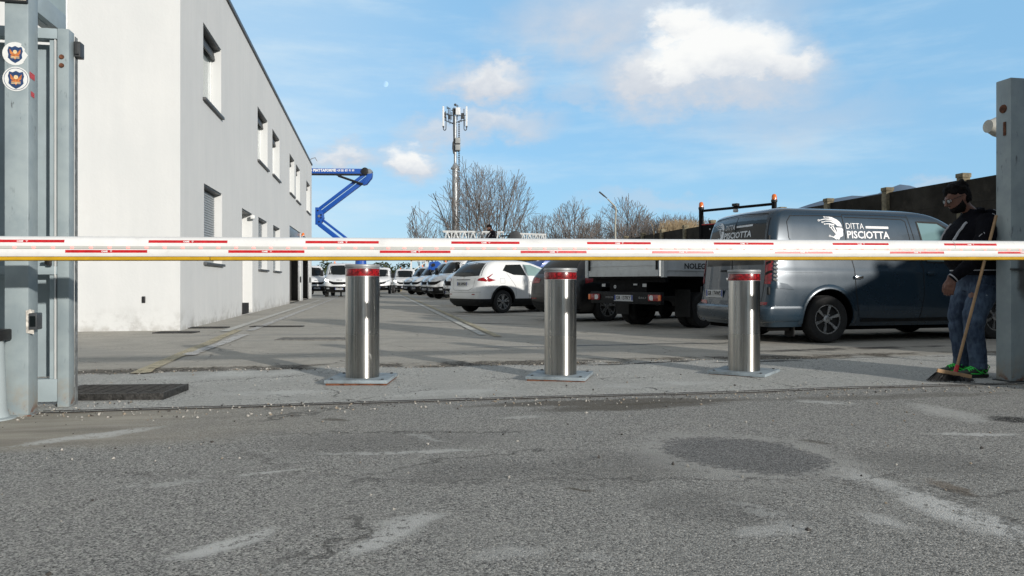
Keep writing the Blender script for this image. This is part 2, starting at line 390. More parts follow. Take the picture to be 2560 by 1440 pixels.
    col = t.mix(col, (0.16, 0.12, 0.08), eL((2335,1205),(2440,1240),.05)*0.6)
    col = t.mix(col, (0.012, 0.012, 0.011), eL((2470,1045),(2600,1052),.10, .6, 2.5)*(cell[0].ss(0.10, 0.4))*0.95)
    for p1, p2, hw in (((1330,1190),(1700,1150),.30),((1620,1250),(1950,1290),.20),((700,1110),(1200,1095),.25),((2150,1130),(2500,1180),.25),((1000,1200),(1300,1160),.2)):
        col = t.mix(col, (0.07, 0.068, 0.064), eL(p1, p2, hw, .95, .8)*grit.ss(.2, .7)*0.42)
    for p1, p2, hw, op in (((1360,1028),(1790,1006),.12,.75),((1900,1000),(2500,985),.10,.4),((2000,1100),(2080,1110),.04,.6),((800,1049),(860,1053),.035,.7),((1420,1222),(1460,1228),.02,.8)):
        col = t.mix(col, (0.09, 0.078, 0.058), eL(p1, p2, hw)*op)
    for p1, p2, hw in (((420,945),(760,930),.22),((560,985),(830,975),.12),((1000,985),(1300,975),.15),((1500,965),(1800,955),.15)):
        col = t.mix(col, (0.60, 0.61, 0.58), eL(p1, p2, hw)*(mid+wob3*.8).ss(.3, .6)*0.65)
    # shadow bands painted into the colour, then streaks, oil and tar repairs inside the yard
    col = t.mix(col, (0.045, 0.043, 0.040), eG(1560,862,0,2.2,.10,R(2),.3,.4)*inyard*0.75)  # long cast-shadow band put into the ground colour
    col = t.mix(col, (0.045, 0.043, 0.040), eG(2120,872,0,1.9,.16,R(6),.4,.9)*mid.ss(0.4, 0.55)*0.8)  # patchy shade on the right put into the ground colour
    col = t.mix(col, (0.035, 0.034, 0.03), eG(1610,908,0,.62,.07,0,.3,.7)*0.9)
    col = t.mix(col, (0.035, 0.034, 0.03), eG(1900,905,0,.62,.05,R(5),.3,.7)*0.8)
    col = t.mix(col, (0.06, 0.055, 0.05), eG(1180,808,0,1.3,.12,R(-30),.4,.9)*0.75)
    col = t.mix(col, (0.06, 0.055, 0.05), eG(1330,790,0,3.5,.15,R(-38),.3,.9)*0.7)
    col = t.mix(col, (0.33, 0.32, 0.29), eG(1290,842,0,6.0,.16,R(1),.4,.5)*0.5)
    col = t.mix(col, (0.31, 0.30, 0.275), eG(640,838,0,1.5,.17,R(0),.2,.4)*0.6)
    # pale cement trench running parallel with the building
    tr = ((wu+4.55)*0.5+(wv-11.3)*0.42).ab().ss(0.35, 0.12)*v.ss(13.6, 12.8)*v.ss(9, 10)
    col = t.mix(col, (0.34, 0.33, 0.30), tr*0.6*inyard)
    # fine cracks
    cr2 = t.vor(t.comb(u*0.4+wob*0.6, v+wob2*0.4, 0), 0.9, 'Distance', 'DISTANCE_TO_EDGE'); col = t.mix(col, (0.05, 0.048, 0.044), cr2.ss(0.012, 0.002)*big.ss(.45, .55)*inyard.inv()*0.6)
    cr = t.vor(t.comb(u+wob*0.5, v+wob2*0.5, 0), 0.55, 'Distance', 'DISTANCE_TO_EDGE')
    col = t.mix(col, (0.03, 0.03, 0.028), cr.ss(0.006, 0.0)*mid.ss(0.42, 0.6)*inyard*0.8)
    t.link(col, b.inputs['Base Color'])
    t.link(0.92-(eG(1560,862,0,2.2,.14,0,.3,.4))*0.35, b.inputs['Roughness']); b.inputs['Specular IOR Level'].default_value = 0.3
    h = (dist*-1.0)*0.8+grit*0.5
    hy = grit*0.5+mid*0.5-pit*1.5
    hh = h*(inyard.inv()+strip*0.7).mn(1.0)+hy*inyard-hole*0.6
    t.link(t.bump(hh, 0.85, 0.006), b.inputs['Normal'])
    return m
m_ground = mat_ground()
def noise2(x, y): # cheap smooth value noise
    def h(i, j): return (math.sin(i*127.1+j*311.7)*43758.5453) % 1.0
    i, j = math.floor(x), math.floor(y); fx, fy = x-i, y-j; fx = fx*fx*(3-2*fx); fy = fy*fy*(3-2*fy)
    return (h(i,j)*(1-fx)+h(i+1,j)*fx)*(1-fy)+(h(i,j+1)*(1-fx)+h(i+1,j+1)*fx)*fy
def gz(u, v):                                  # small relief of the old asphalt
    e = v-7.85-(noise2(u*1.7, 3.1)-.5)*.5
    z = 0.010*(noise2(u*.8+5, v*.8)-.5)+0.006*(noise2(u*3, v*3)-.5)
    if 5.6 < v < 9.5 and -4.2 < u < 5.6: z += -0.018*math.exp(-(e/.13)**2)*(.3+noise2(u*2.3, 7.7))
    z += 0.012*noise2(u*6, v*6)*math.exp(-((v-7.7)/.35)**2)
    return z
mb = MB()
def axis(a, b, fine0, fine1, st):
    L = []; x = a
    while x < fine0: L.append(x); x += max(st, (fine0-x)*.35)
    x = fine0
    while x < fine1: L.append(x); x += st
    while x < b: L.append(x); x += max(st, (x-fine1)*.35)
    L.append(b); return L
us = axis(-3000, 3000, -6, 8, .09); vs_ = axis(-400, 6000, 1.5, 13, .09)
idx = {}
for j, v in enumerate(vs_):
    for i, u in enumerate(us):
        fine = -6.5 < u < 8.5 and 1 < v < 13.5
        q = uv(u, v, gz(u, v) if fine else 0); mb.v.append(q)
nu = len(us)
for j in range(len(vs_)-1):
    for i in range(nu-1):
        mb.f.append([j*nu+i, j*nu+i+1, (j+1)*nu+i+1, (j+1)*nu+i]); mb.m.append(0)
g = mb.build('ground', m_ground, smooth=True, recalc=False); tag(g, kind='structure')
# ---------------------------------------------------------------- painted lines, covers, rail
def mat_line(col, wear):
    m, t, b = newmat('worn_road_paint'); p = t.pos()
    n = t.noise(p, 9, 6, 0.7)*0.6+t.noise(p, 90, 3)*0.4
    c = t.mix(col, tuple(q*0.8 for q in col), t.noise(p, 4, 3).ss(0.3, 0.7)); t.link(c, b.inputs['Base Color']); b.inputs['Roughness'].default_value = 0.85
    tr = t.new('ShaderNodeBsdfTransparent'); mx = t.new('ShaderNodeMixShader'); t.link(n.ss(wear+.06, wear-.06), mx.inputs[0])
    t.link(tr.outputs[0], mx.inputs[1]); t.link(b.outputs[0], mx.inputs[2]); t.link(mx.outputs[0], t.nt.nodes['Material Output'].inputs[0]); return m
m_lw = mat_line((0.58, 0.57, 0.52), 0.60); m_ly = mat_line((0.50, 0.44, 0.30), 0.57); m_lw2 = mat_line((0.58, 0.57, 0.54), 0.56)
def ground_line(name, a, b, w, mat, z=0.012, n=40, ext=0):
    a, b = G(*a), G(*b); d = (b-a); L = d.length; d.normalize(); nrm = Vector((-d.y, d.x, 0)); m_ = MB(); b = b+d*ext; L += ext
    for i in range(n+1):
        c = a+d*L*i/n; 
        for s in (-1, 1):
            q = c+nrm*s*w/2; u_, v_ = q.x*CU+q.y*SU, -q.x*SU+q.y*CU
            m_.v.append(Vector((q.x, q.y, (gz(u_, v_) if -6.5 < u_ < 8.5 and v_ < 13 else 0)+z)))
    for i in range(n): m_.f.append([2*i, 2*i+1, 2*i+3, 2*i+2]); m_.m.append(0)
    return tag(m_.build(name, mat), kind='structure')
ground_line('road_marking', (1208, 838), (1000, 738), .13, m_lw, ext=20)
ground_line('road_marking', (1245, 842), (1012, 738), .13, m_ly, ext=20)
ground_line('road_marking', (345, 935), (595, 826), .15, m_ly)
ground_line('road_marking', (470, 890), (612, 838), .16, m_lw2)
ground_line('road_marking', (625, 828), (840, 745), .14, m_lw2)
ground_line('road_marking', (560, 830), (800, 750), .16, m_lw)
ground_line('road_marking', (1060, 753), (1180, 755), .12, m_lw2)
ground_line('road_marking', (1130, 769), (1330, 765), .12, m_lw2)
ground_line('road_marking', (1110, 792), (1360, 783), .12, m_lw2)
ground_line('road_marking', (1430, 802), (1640, 800), .10, m_lw2)
ground_line('road_marking', (725, 763), (1000, 762), .16, m_lw2)

m_iron = M('cast_iron', (0.035, 0.034, 0.032), 0.6, 0.3, 0.6, 30, 0.9, 90, dirt=.5)
m_ironb = M('dusty_cover', (0.16, 0.155, 0.14), 0.8, 0.1, 0.3, 12, 0.6, 120)
def cover(name, label, cat, px, py, w, l, rz, mat, zt, ribs=0, frame=True, pxy=None):
    c = G(px, py); t_ = thing(name, label, cat, (c.x, c.y, 0), rz)
    f = MB(); e = .03
    for x0, x1, y0, y1 in ((-w/2-e, w/2+e, -l/2-e, -l/2), (-w/2-e, w/2+e, l/2, l/2+e), (-w/2-e, -w/2, -l/2, l/2), (w/2, w/2+e, -l/2, l/2)): f.bb(x0, x1, y0, y1, -.02, zt)
    f.build('frame', mat, t_, bevel=.003)
    g_ = MB(); g_.bb(-w/2+.004, w/2-.004, -l/2+.004, l/2-.004, -.02, zt-.006)
    if ribs:
        k = ribs
        for i in range(k):
            for j in range(k*2):
                g_.box((-w/2+w*(i+.5)/k, -l/2+l*(j+.5)/(2*k), zt-.004), (w/k*.82, l/(2*k)*.45, .007), Matrix.Rotation(0, 3, 'Z'))
    g_.build('lid' if not name.startswith('drain') else 'grate', mat, t_, bevel=0)
    return t_
def drain(px, py, w, l, rz, label):
    c = G(px, py); t_ = thing('drain_grate', label, 'drain', (c.x, c.y, 0), rz, 'iron drain grates in the yard')
    f = MB(); e = .03
    for x0, x1, y0, y1 in ((-w/2-e, w/2+e, -l/2-e, -l/2), (-w/2-e, w/2+e, l/2, l/2+e), (-w/2-e, -w/2, -l/2, l/2), (w/2, w/2+e, -l/2, l/2)): f.bb(x0, x1, y0, y1, -.02, .018)
    f.build('frame', m_iron, t_)
    g_ = MB(); g_.bb(-w/2, w/2, -l/2, l/2, -.02, .008)
    n = int(w/.045)
    for i in range(n): g_.bb(-w/2+w*(i+.3)/n, -w/2+w*(i+.7)/n, -l/2, l/2, .004, .016)
    g_.build('grate', m_iron, t_)
rzs = TH
cover('manhole_cover', 'large black cast iron manhole cover standing proud of the ground beside the open gate', 'manhole cover', 303, 987, .78, .46, R(4), m_iron, .048, ribs=9)
cover('manhole_cover', 'flat dusty grey utility cover set in the yard left of the bollards', 'manhole cover', 783, 848, 1.0, .42, R(2), m_ironb, .014)
drain(441, 832, .62, .30, R(3), 'dark drain grate nearest the corner of the white building')
drain(518, 820, .70, .30, R(3), 'dark drain grate just beside the long wall of the white building')
drain(693, 817, .95, .22, R(2), 'long narrow drain grate in the middle of the yard lane')
# rail of the sliding gate
m_rail = M('worn_rail_steel', (0.03, 0.027, 0.025), 0.7, 0.3, 0.5, 14, 0.6, 80, dirt=0.3)
r_ = MB()
N = 60
for vv, w, h in ((5.45, .014, .006), (5.53, .012, .004)):
    for i in range(N):
        u0, u1 = -2.6+8.6*i/N, -2.6+8.6*(i+1)/N; wb = .006*math.sin(i*1.3)
        r_.beam(uv(u0, vv+wb*.3, h/2+gz(u0, vv)-.004), uv(u1+.01, vv+wb*.3, h/2+gz(u1, vv)-.004), h+.010, w)
tag(r_.build('gate_rail', m_rail), 'rusty steel guide rail of the sliding gate sunk in the ground across the entrance', 'rail')

# ---------------------------------------------------------------- long white building
A0 = Vector((-6.10, 13.6, 0)); BL = 30.0; BH = 7.72; BD = 12.0
bu, bv = Vector((CU, SU, 0)), Vector((-SU, CU, 0))      # facade runs along bv, faces +bu
def fs(px):
    k = (px-1280)/F; return (A0.x-k*A0.y)/(SU+k*CU) if False else (-A0.x+k*A0.y)/(-SU-k*CU)
def fz(px, py): return EYE+(HY-py)/F*(A0.y+fs(px)*CU)
bld = thing('white_building', 'long two storey white plastered building with recessed windows left of the yard', 'building', A0, TH)
# local frame: x = bu (out of the facade), y = bv (into the yard)
ops = []    # (y0,y1,z0,z1,depth,kind)
def wn(pl, pr, pt, pb, kind, z0=None):
    y0, y1 = fs(pl), fs(pr); ops.append((y0, y1, fz(pl, pb) if z0 is None else z0, fz(pl, pt), .30, kind))
wn(508, 553, 55, 243, 'win'); wn(644, 669, 265, 398, 'win'); wn(681, 699, 322, 434, 'win'); wn(724, 736, 383, 480, 'win'); wn(740, 750, 410, 499, 'win'); wn(766, 775, 450, 526, 'win')
wn(510, 555, 458, 655, 'shut'); wn(646, 668, 542, 672, 'shut'); wn(683, 700, 562, 676, 'shut')
wn(605, 631, 520, 700, 'niche', 0.02)
wn(724, 752, 563, 700, 'gate', 0.0); wn(757, 775.5, 588, 700, 'gate', 0.0)
w = MB()
ys = sorted({0.0, BL} | {round(o[0], 4) for o in ops} | {round(o[1], 4) for o in ops}); zs = sorted({-.3, BH} | {round(o[2], 4) for o in ops} | {round(o[3], 4) for o in ops})
for i in range(len(ys)-1):
    for j in range(len(zs)-1):
        yc, zc = (ys[i]+ys[i+1])/2, (zs[j]+zs[j+1])/2
        if any(o[0] < yc < o[1] and o[2] < zc < o[3] for o in ops): continue
        w.add([(0, ys[i], zs[j]), (0, ys[i+1], zs[j]), (0, ys[i+1], zs[j+1]), (0, ys[i], zs[j+1])], [(0, 1, 2, 3)])
for y0, y1, z0, z1, D, k in ops:
    if k == 'gate': D = .12
    w.add([(0, y0, z0), (-D, y0, z0), (-D, y0, z1), (0, y0, z1), (0, y1, z0), (-D, y1, z0), (-D, y1, z1), (0, y1, z1)], [(0,1,2,3), (7,6,5,4), (3,2,6,7), (4,5,1,0)])
    if k == 'niche': w.add([(-D, y0, z0), (-D, y1, z0), (-D, y1, z1), (-D, y0, z1)], [(0,1,2,3)])
# other three sides and roof
w.add([(0,0,-.3), (0,0,BH), (-BD,0,BH), (-BD,0,-.3)], [(0,1,2,3)]); w.add([(0,BL,-.3), (0,BL,BH), (-BD,BL,BH), (-BD,BL,-.3)], [(3,2,1,0)])
w.add([(-BD,0,-.3), (-BD,BL,-.3), (-BD,BL,BH), (-BD,0,BH)], [(3,2,1,0)]); w.add([(0,0,BH-.01), (0,BL,BH-.01), (-BD,BL,BH-.01), (-BD,0,BH-.01)], [(0,1,2,3)])
w.build('wall', m_plaster, bld, recalc=False)
m_coping = M('dark_coping', (0.035, 0.037, 0.04), 0.4, 0.4, 0.1, 3)
c_ = MB(); c_.bb(-.12, .05, -.05, BL+.05, BH+.002, BH+.09); c_.bb(-BD, -.12, -.05, .12, BH+.002, BH+.09); c_.build('roof_coping', m_coping, bld)
m_sill = M('dark_stone_sill', (0.06, 0.062, 0.065), 0.5, 0, 0.2, 12)
m_frame = M('white_window_frame', (0.70, 0.71, 0.70), 0.35, 0, 0.03, 4)
m_lintel = M('window_lintel_box', (0.045, 0.048, 0.05), 0.5, 0.2, 0.1, 4)
m_shut = M('grey_roller_shutter', (0.30, 0.33, 0.35), 0.45, 0.1, 0.06, 3)
m_curtain = M('white_curtain', (0.70, 0.72, 0.70), 0.8, 0, 0.05, 9)
m_pane = M('window_pane', (0.32, 0.37, 0.37), 0.08, 0, 0.05, 2, coat=0.5)
for y0, y1, z0, z1, D, k in ops:
    if k in ('win', 'shut'):
        f = MB(); x = -D+.02; t_ = .06
        for a in ((y0, y0+t_, z0, z1), (y1-t_, y1, z0, z1), ((y0+y1)/2-.04, (y0+y1)/2+.04, z0+t_, z1-t_), (y0+t_, y1-t_, z0, z0+t_), (y0+t_, y1-t_, z1-t_-.05, z1)): f.bb(x, x+.07, *a)
        wo = f.build('window', m_frame, bld, bevel=.006)
        s_ = MB(); s_.bb(-D+.03, .07, y0-.05, y1+.05, z0-.06, z0-.003); s_.build('sill', m_sill, wo, bevel=.006)
        l_ = MB(); l_.bb(-D+.09, -.02, y0+.003, y1-.003, z1-.035, z1-.003); l_.build('lintel', m_lintel, wo)
        if k == 'win':
            l2 = MB()
            for q in range(4): l2.bb(-D+.10+.01*q, -D+.135+.01*q, y0+.01, y1-.01, z1-.10-.06*q, z1-.045-.06*q)
            l2.build('shutter_box', m_lintel, wo)
            p_ = MB(); p_.bb(x+.02, x+.035, y0+t_, y1-t_, z0+t_, z1-t_); p_.build('glass', m_pane, wo)
        else:
            s2 = MB(); n = int((z1-z0-.12)/.055)
            for q in range(n):
                a = z0+.07+.055*q; pr = [(0, a), (.014, a+.010), (.018, a+.027), (.014, a+.045), (0, a+.052)]
                vs = [(-D+.12+p[0], y, p[1]) for y in (y0+.03, y1-.03) for p in pr]
                s2.add(vs, [(i, i+1, i+6, i+5) for i in range(4)])
            s2.bb(-D+.09, -D+.115, y0+.03, y1-.03, z0, z1-.05)
            s2.build('roller_shutter', m_shut, wo, recalc=False)
    elif k == 'niche':
        d_ = MB(); d_.bb(-D+.005, -D+.05, y0+.25, y1-.15, .02, 2.15); d_.build('door', M('grey_white_door', (0.55, 0.55, 0.53), 0.5), bld, bevel=.01)
        v_ = MB(); v_.bb(-D+.01, .03, y0+.02, y0+.95, .03, .32); v_.build('step', M('dark_step', (0.012, 0.012, 0.012), 0.9), bld)
        l_ = MB(); l_.bb(-D+.09, -.02, y0+.003, y1-.003, z1-.035, z1-.003); l_.build('door_lintel', m_lintel, bld)
        l_ = MB(); l_.bb(-.02, .10, y1-.25, y1-.05, z1-.16, z1-.05); l_.build('door_lamp', m_frame, bld, bevel=.02)
    else:
        b_ = MB(); b_.bb(-4.0, -3.95, y0-.4, y1+.4, 0, z1+.3); b_.bb(-3.95, -.13, y0-.45, y0-.4, 0, z1+.3); b_.bb(-3.95, -.13, y1+.4, y1+.45, 0, z1+.3); b_.bb(-3.95, -.13, y0-.4, y1+.4, z1+.3, z1+.35)
        b_.build('interior', M('dark_workshop', (0.05, 0.05, 0.05), 0.9), bld)
        f = MB(); f.bb(-.11, -.04, y0+.002, y0+.12, 0.03, z1); f.bb(-.11, -.04, y1-.30, y1-.002, 0.03, z1); f.bb(-.11, -.04, y0+.12, y1-.302, z1-.5, z1-.002)
        go_ = f.build('garage_door', m_alu, bld, bevel=.006)
        p_ = MB(); L_ = y1-y0
        p_.bb(-.60, -.57, y0+L_*.72, y1-.13, 0.06, z1-.5)
        for q in range(1, 8): p_.bb(-.568, -.555, y0+L_*.72, y1-.13, .06+q*.42, .09+q*.42)
        p_.build('door_panel', m_white, go_)
        q_ = MB(); q_.bb(-.05, .02, y1-.0, y1+.10, .9, 1.2); q_.build('push_button', m_dark, go_)
l_ = MB(); l_.lathe([(.07, 0), (.07, .02), (.055, .10), (.03, .13)], 14, c=(.09, ops[-2][1]+.25, ops[-2][3]-.1)); l_.bb(0, .1, ops[-2][1]+.22, ops[-2][1]+.28, ops[-2][3]-.13, ops[-2][3]-.1)
l_.build('beacon', m_amber, bld, smooth=True)
# small vent plate on the end wall
fr_ = A0; kx = (360-1280)/F; tt = (A0.x-kx*A0.y)/(CU-kx*SU); dd = A0.y-tt*SU; zc = EYE+(HY-749)/F*dd
v_ = MB(); v_.bb(-tt-.028, -tt+.028, -.035, -.002, zc-.06, zc+.06); v_.build('socket_box', m_dark, bld, bevel=.01)
# downpipe on the end wall
kx = (167-1280)/F; tt = (A0.x-kx*A0.y)/(CU-kx*SU)
dp = MB(); dp.tube([(-tt, -.07, 0.05), (-tt, -.07, BH-.1)], .042, 12)
for z in (1, 3, 5, 7): dp.tube([(-tt, -.07, z), (-tt, -.07, z+.05)], .052, 12)
dp.build('downpipe', m_whitep, bld, smooth=True)
# hook on the roof end
h_ = MB(); h_.tube([(-.1, BL-.3, BH+.05), (0, BL-.3, BH+.35), (.22, BL-.3, BH+.42), (.34, BL-.3, BH+.22)], .025, 8); h_.build('roof_bracket', m_alu, bld, smooth=True)

# ---------------------------------------------------------------- left gate post with sign, stickers, arm, switch
def mat_post():
    m, t, b = newmat('worn_gate_enamel'); v = t.obj(); x, y, z = t.sep(v)
    n = t.noise(v, 2.4, 5, .6); c = t.mix((0.235, 0.285, 0.305), (0.32, 0.375, 0.385), n.ss(.35, .65))
    burn = (((x-.12)/.07).sq()+((z-.95)/.26).sq()+(t.noise(v, 9, 5)-.5)*1.6).ss(1.1, .1)*(y-.0).ss(.5, .1)
    c = t.mix(c, (0.045, 0.035, 0.03), burn*.85)
    scr = t.noise(t.map(v, (1, 1, .25)), 26, 5, .7).ss(.58, .66)*t.noise(v, 1.7, 3).ss(.45, .6); c = t.mix(c, (0.06, 0.065, 0.07), scr*.8)
    c = t.mix(c, (0.30, 0.26, 0.20), z.ss(.35, 0)*t.noise(v, 6, 6, .7).ss(.38, .62)*.8)
    c = t.mix(c, (0.16, 0.06, 0.03), z.ss(.10, 0)*t.noise(v, 15, 6, .7).ss(.5, .6)*.9)
    t.link(c, b.inputs['Base Color']); t.link(n*.2+.38, b.inputs['Roughness']); t.link(t.bump(t.noise(v, 240, 3)+t.noise(v, 7, 3)*1.5, .12, .004), b.inputs['Normal']); return m
m_post = mat_post()
PL = Vector((-3.17, 4.85, 0))                      # front right corner of the left post
pl = thing('gate_post', 'pale blue grey square steel post with two round crest stickers left of the entrance', 'gate post', PL, TH)
p_ = MB(); p_.bb(-.145, 0, 0, .145, 0, 3.35); p_.build('post', m_post, pl, bevel=.012)
b_ = MB(); b_.bb(-.17, .02, -.02, .165, 0, .008); b_.build('base_plate', m_post, pl)
a_ = MB(); a_.bb(-.120, -.004, .146, .62, 2.70, 2.845); a_.build('guide_arm', m_paint, pl, bevel=.008)
a_ = MB(); a_.prism([(.146, 2.695), (.42, 2.695), (.146, 3.02)], lambda a, b, k: (-.06+k, a, b), .008); 
a_.build('gusset', m_paint, pl)
a_ = MB(); a_.bb(-.14, -.13, .15, .95, 2.85, 3.3); a_.build('top_panel', M('pale_green_sheet', (0.33, 0.40, 0.40), .5, 0, .1, 4), pl)
# switch box with torn plate
s_ = MB(); s_.prism([(-.012, .545), (.034, .535), (.03, .665), (.012, .70), (-.014, .69)], lambda a, b, k: (a, -.003-k, b), .003)
s_.prism([(-.0, .550), (.07, .555), (.07, .69), (.0, .70)], lambda a, b, k: (.003+k, a, b), .003)
s_.build('rusty_plate', M('scorched_plate', (0.55, 0.52, 0.47), .7, 0, .4, 30, dirt=.9), pl)
s_ = MB(); s_.bb(.007, .058, -.022, .065, .565, .675); so_ = s_.build('photocell', M('dark_photocell', (0.05, 0.055, 0.06), .35), pl, bevel=.008)
s_ = MB(); s_.bb(.016, .050, -.0245, -.0225, .585, .655); s_.build('lens', m_glass, so_)
# red tape marks on the side face
for (z0, z1) in ((2.222, 2.262), (2.105, 2.138)):
    s_ = MB(); s_.prism([(.012 if z0 > 2.2 else .03, z1), (.085 if z0 > 2.2 else .08, z1-.004), (.085 if z0 > 2.2 else .08, z0-.004), (.012 if z0 > 2.2 else .03, z0)], lambda a, b, k: (.0015+k, a, b), .0008); s_.build('red_tape', m_red, pl)
# stickers
m_navy = M('navy_print', (0.02, 0.05, 0.13), .4, 0, .2, 60); m_org = M('orange_print', (0.55, 0.18, 0.05), .4, 0, .3, 90); m_crm = M('cream_print', (0.75, 0.55, 0.30), .4, 0, .2, 90); m_stk = M('white_vinyl', (0.70, 0.71, 0.69), .35, 0, .05, 30)
def sticker(px, py, rpx, torn):
    k = 4.85/F; fn_c = P(px, py, 4.85); loc = pl_inv(fn_c); cx, cz = loc; r = rpx*k
    fn = lambda a, b, y=0.0: (cx+a*r, -.0016-y, cz+b*r)
    s = MB()
    if torn:
        s.prism([(math.cos(a)*1.0, math.sin(a)) for a in [R(q) for q in range(60, 330, 15)]]+[(.62, -.72), (1.0, -.1), (.72, .25), (.75, .45), (.45, .72)], lambda a, b, k_: fn(a, b, k_), .001)
    else: s.prism([(math.cos(R(q)), math.sin(R(q))) for q in range(0, 360, 12)], lambda a, b, k_: fn(a, b, k_), .001)
    o = s.build('sticker', m_stk, pl); 
    o['label'] = 'torn round crest sticker' if torn else 'round white crest sticker with navy ring'
    if not torn:
        q = MB(); disc(q, 0, 0, .86, .90, lambda a, b: fn(a, b, .0014), 40); q.build('ring', m_navy, o)
    sh = [(-.50, .62), (-.25, .55), (0, .68), (.25, .55), (.50, .62), (.60, .25), (.52, -.05), (.56, -.35), (.30, -.62), (0, -.80), (-.30, -.62), (-.56, -.35), (-.52, -.05), (-.60, .25)]
    q = MB(); q.prism(sh, lambda a, b, k_: fn(a, b-.02, .0012+k_), .0006); q.build('crest', m_navy, o)
    q = MB()
    for sgn in (-1, 1):
        stroke(q, [(sgn*.10, -.15), (sgn*.30, .05), (sgn*.42, .36)], [.16, .22, .04], lambda a, b: fn(a, b, .0022))
        stroke(q, [(sgn*.08, -.25), (sgn*.34, -.18)], [.10, .08], lambda a, b: fn(a, b, .0022))
    stroke(q, [(0, -.02), (0, -.5)], [.28, .06], lambda a, b: fn(a, b, .0022)); q.build('bird', m_org, o, recalc=False)
    q = MB(); disc(q, 0, .14, 0, .17, lambda a, b: fn(a, b, .0026), 12)
    for zz in (-.28, -.38): stroke(q, [(-.34, zz), (.34, zz)], .05, lambda a, b: fn(a, b, .0026))
    q.build('badge', m_crm, o, recalc=False)
def pl_inv(p):
    d = p-PL; x = d.x*CU+d.y*SU; return x, p.z
sticker(41, 136, 29, True); sticker(43, 199, 30.5, False)
# sign at the top
s_ = MB(); s_.bb(-.20, -.006, -.022, -.006, 2.715, 2.80); so_ = s_.build('sign_plate', M('cream_sign', (0.60, 0.58, 0.46), .4), pl)
s_ = MB(); s_.bb(-.21, 0.0, -.026, -.004, 2.703, 2.714); s_.bb(-.004, .0, -.026, -.004, 2.714, 2.81); s_.build('frame', m_dark, so_)
s_ = MB(); put_text(s_, 'na Napoli', .028, lambda a, b: (-.10+a, -.0235, 2.738+b)); s_.build('lettering', M('grey_print', (0.30, 0.29, 0.26), .5), so_, recalc=False)
# ---------------------------------------------------------------- sliding gate leaf standing open on the left
GL = Vector((-3.11, 5.19, 0))                      # front right corner of its end stile
gl = thing('sliding_gate', 'blue grey steel sliding gate leaf pushed open behind the left post', 'gate', GL, TH)
H = 2.655; W_ = 4.2
s_ = MB(); s_.bb(-.075, 0, 0, .10, .0, H); s_.build('end_stile', m_post, gl, bevel=.006)
s_ = MB(); s_.bb(-W_, -.076, 0, .10, .04, .20); s_.build('bottom_rail', m_paint, gl, bevel=.006)
s_ = MB(); s_.bb(-.62, -.076, 0, .10, H-.075, H-.002); s_.bb(-W_, -.621, 0, .10, 2.52, 2.60); s_.build('top_rail', m_paint, gl, bevel=.006)
s_ = MB(); s_.bb(-W_, -.076, -.002, .06, .93, .99); s_.build('middle_rail', m_paint, gl, bevel=.006)
s_ = MB(); s_.bb(-.62, -.076, .155, .160, .20, H-.075); s_.bb(-.13, -.085, .02, .155, .2, H-.08); s_.bb(-W_, -.621, .04, .045, .2, 2.16); s_.build('sheet', m_paint, gl)
s_ = MB(); s_.bb(-.090, -.085, -.004, .018, .2, H-.08); s_.build('guide_strip', m_whitep, gl)
s_ = MB(); s_.bb(.0, .004, .102, .15, .0, H-.02); s_.build('seal_strip', M('weathered_edge', (0.17, 0.18, 0.18), .7, 0, .4, 20, dirt=.8), gl)
s_ = MB(); s_.bb(.001, .045, .08, .16, H-.17, H-.06); s_.bb(.010, .040, .065, .079, H-.155, H-.075); s_.build('stop_block', m_darksteel, gl, bevel=.006)
for zz in (2.455, 2.395):
    s_ = MB(); s_.lathe([(.0, -.012), (.014, -.012), (.017, -.006), (.017, .0)], 8, 'y', (-.045, -.001, zz)); s_.build('rusty_bolt', m_rust, gl)
s_ = MB(); s_.bb(-.145, -.115, -.03, .0, 1.0, 1.06); s_.bb(-.125, -.095, -.05, -.03, .99, 1.03); s_.build('latch', m_dark, gl, bevel=.004)
s_ = MB(); s_.bb(-W_+.2, -W_+.35, .02, .08, -.0, .04); s_.bb(-.5, -.35, .02, .08, .0, .04); s_.build('roller', m_darksteel, gl)
# ---------------------------------------------------------------- photocell column at the very left
cp = G(-21, 1048); cp = Vector((cp.x, cp.y, 0))
sp = thing('sensor_column', 'white rounded sensor column with a black head at the left edge', 'sensor column', cp, 0)
s_ = MB(); s_.lathe([(.135, 0), (.135, .008), (.10, .015), (.086, .05), (.082, .10), (.068, .48), (.062, .50)], 28); s_.build('column', M('pale_column_paint', (0.36, 0.41, 0.42), .4, 0, .05, 4), sp, smooth=True)
s_ = MB(); s_.bb(-.075, .085, -.07, .07, .502, .575); ho = s_.build('sensor_head', m_dark, sp, bevel=.01)
s_ = MB(); s_.lathe([(.022, -.016), (.022, 0)], 14, 'y', (.035, -.071, .535)); s_.build('lens', m_darksteel, ho)
# ---------------------------------------------------------------- right gate post
PR = Vector((4.385, 6.50, 0))
m_postr = mat_post()
pr = thing('gate_post', 'blue grey square steel post with rust spots at the right edge of the entrance', 'gate post', PR, TH)
p_ = MB(); p_.bb(0, .16, 0, .16, 0, 2.68); p_.build('post', m_postr, pr, bevel=.008)
p_ = MB(); p_.bb(.162, .62, -.02, .14, 2.52, 2.68); p_.build('top_beam', m_paint, pr, bevel=.008)
p_ = MB(); p_.bb(.162, .62, .06, .075, .05, 2.518); p_.build('side_sheet', m_paint, pr)
p_ = MB(); p_.bb(-.02, .18, -.02, .18, 0, .01); p_.build('base_plate', m_darksteel, pr)
p_ = MB(); p_.lathe([(.0, -.01), (.035, -.01), (.04, 0)], 10, 'x', (0, .08, 2.42)); p_.bb(-.008, 0, .05, .075, 2.18, 2.30); p_.build('rust_stain', m_rust, pr)
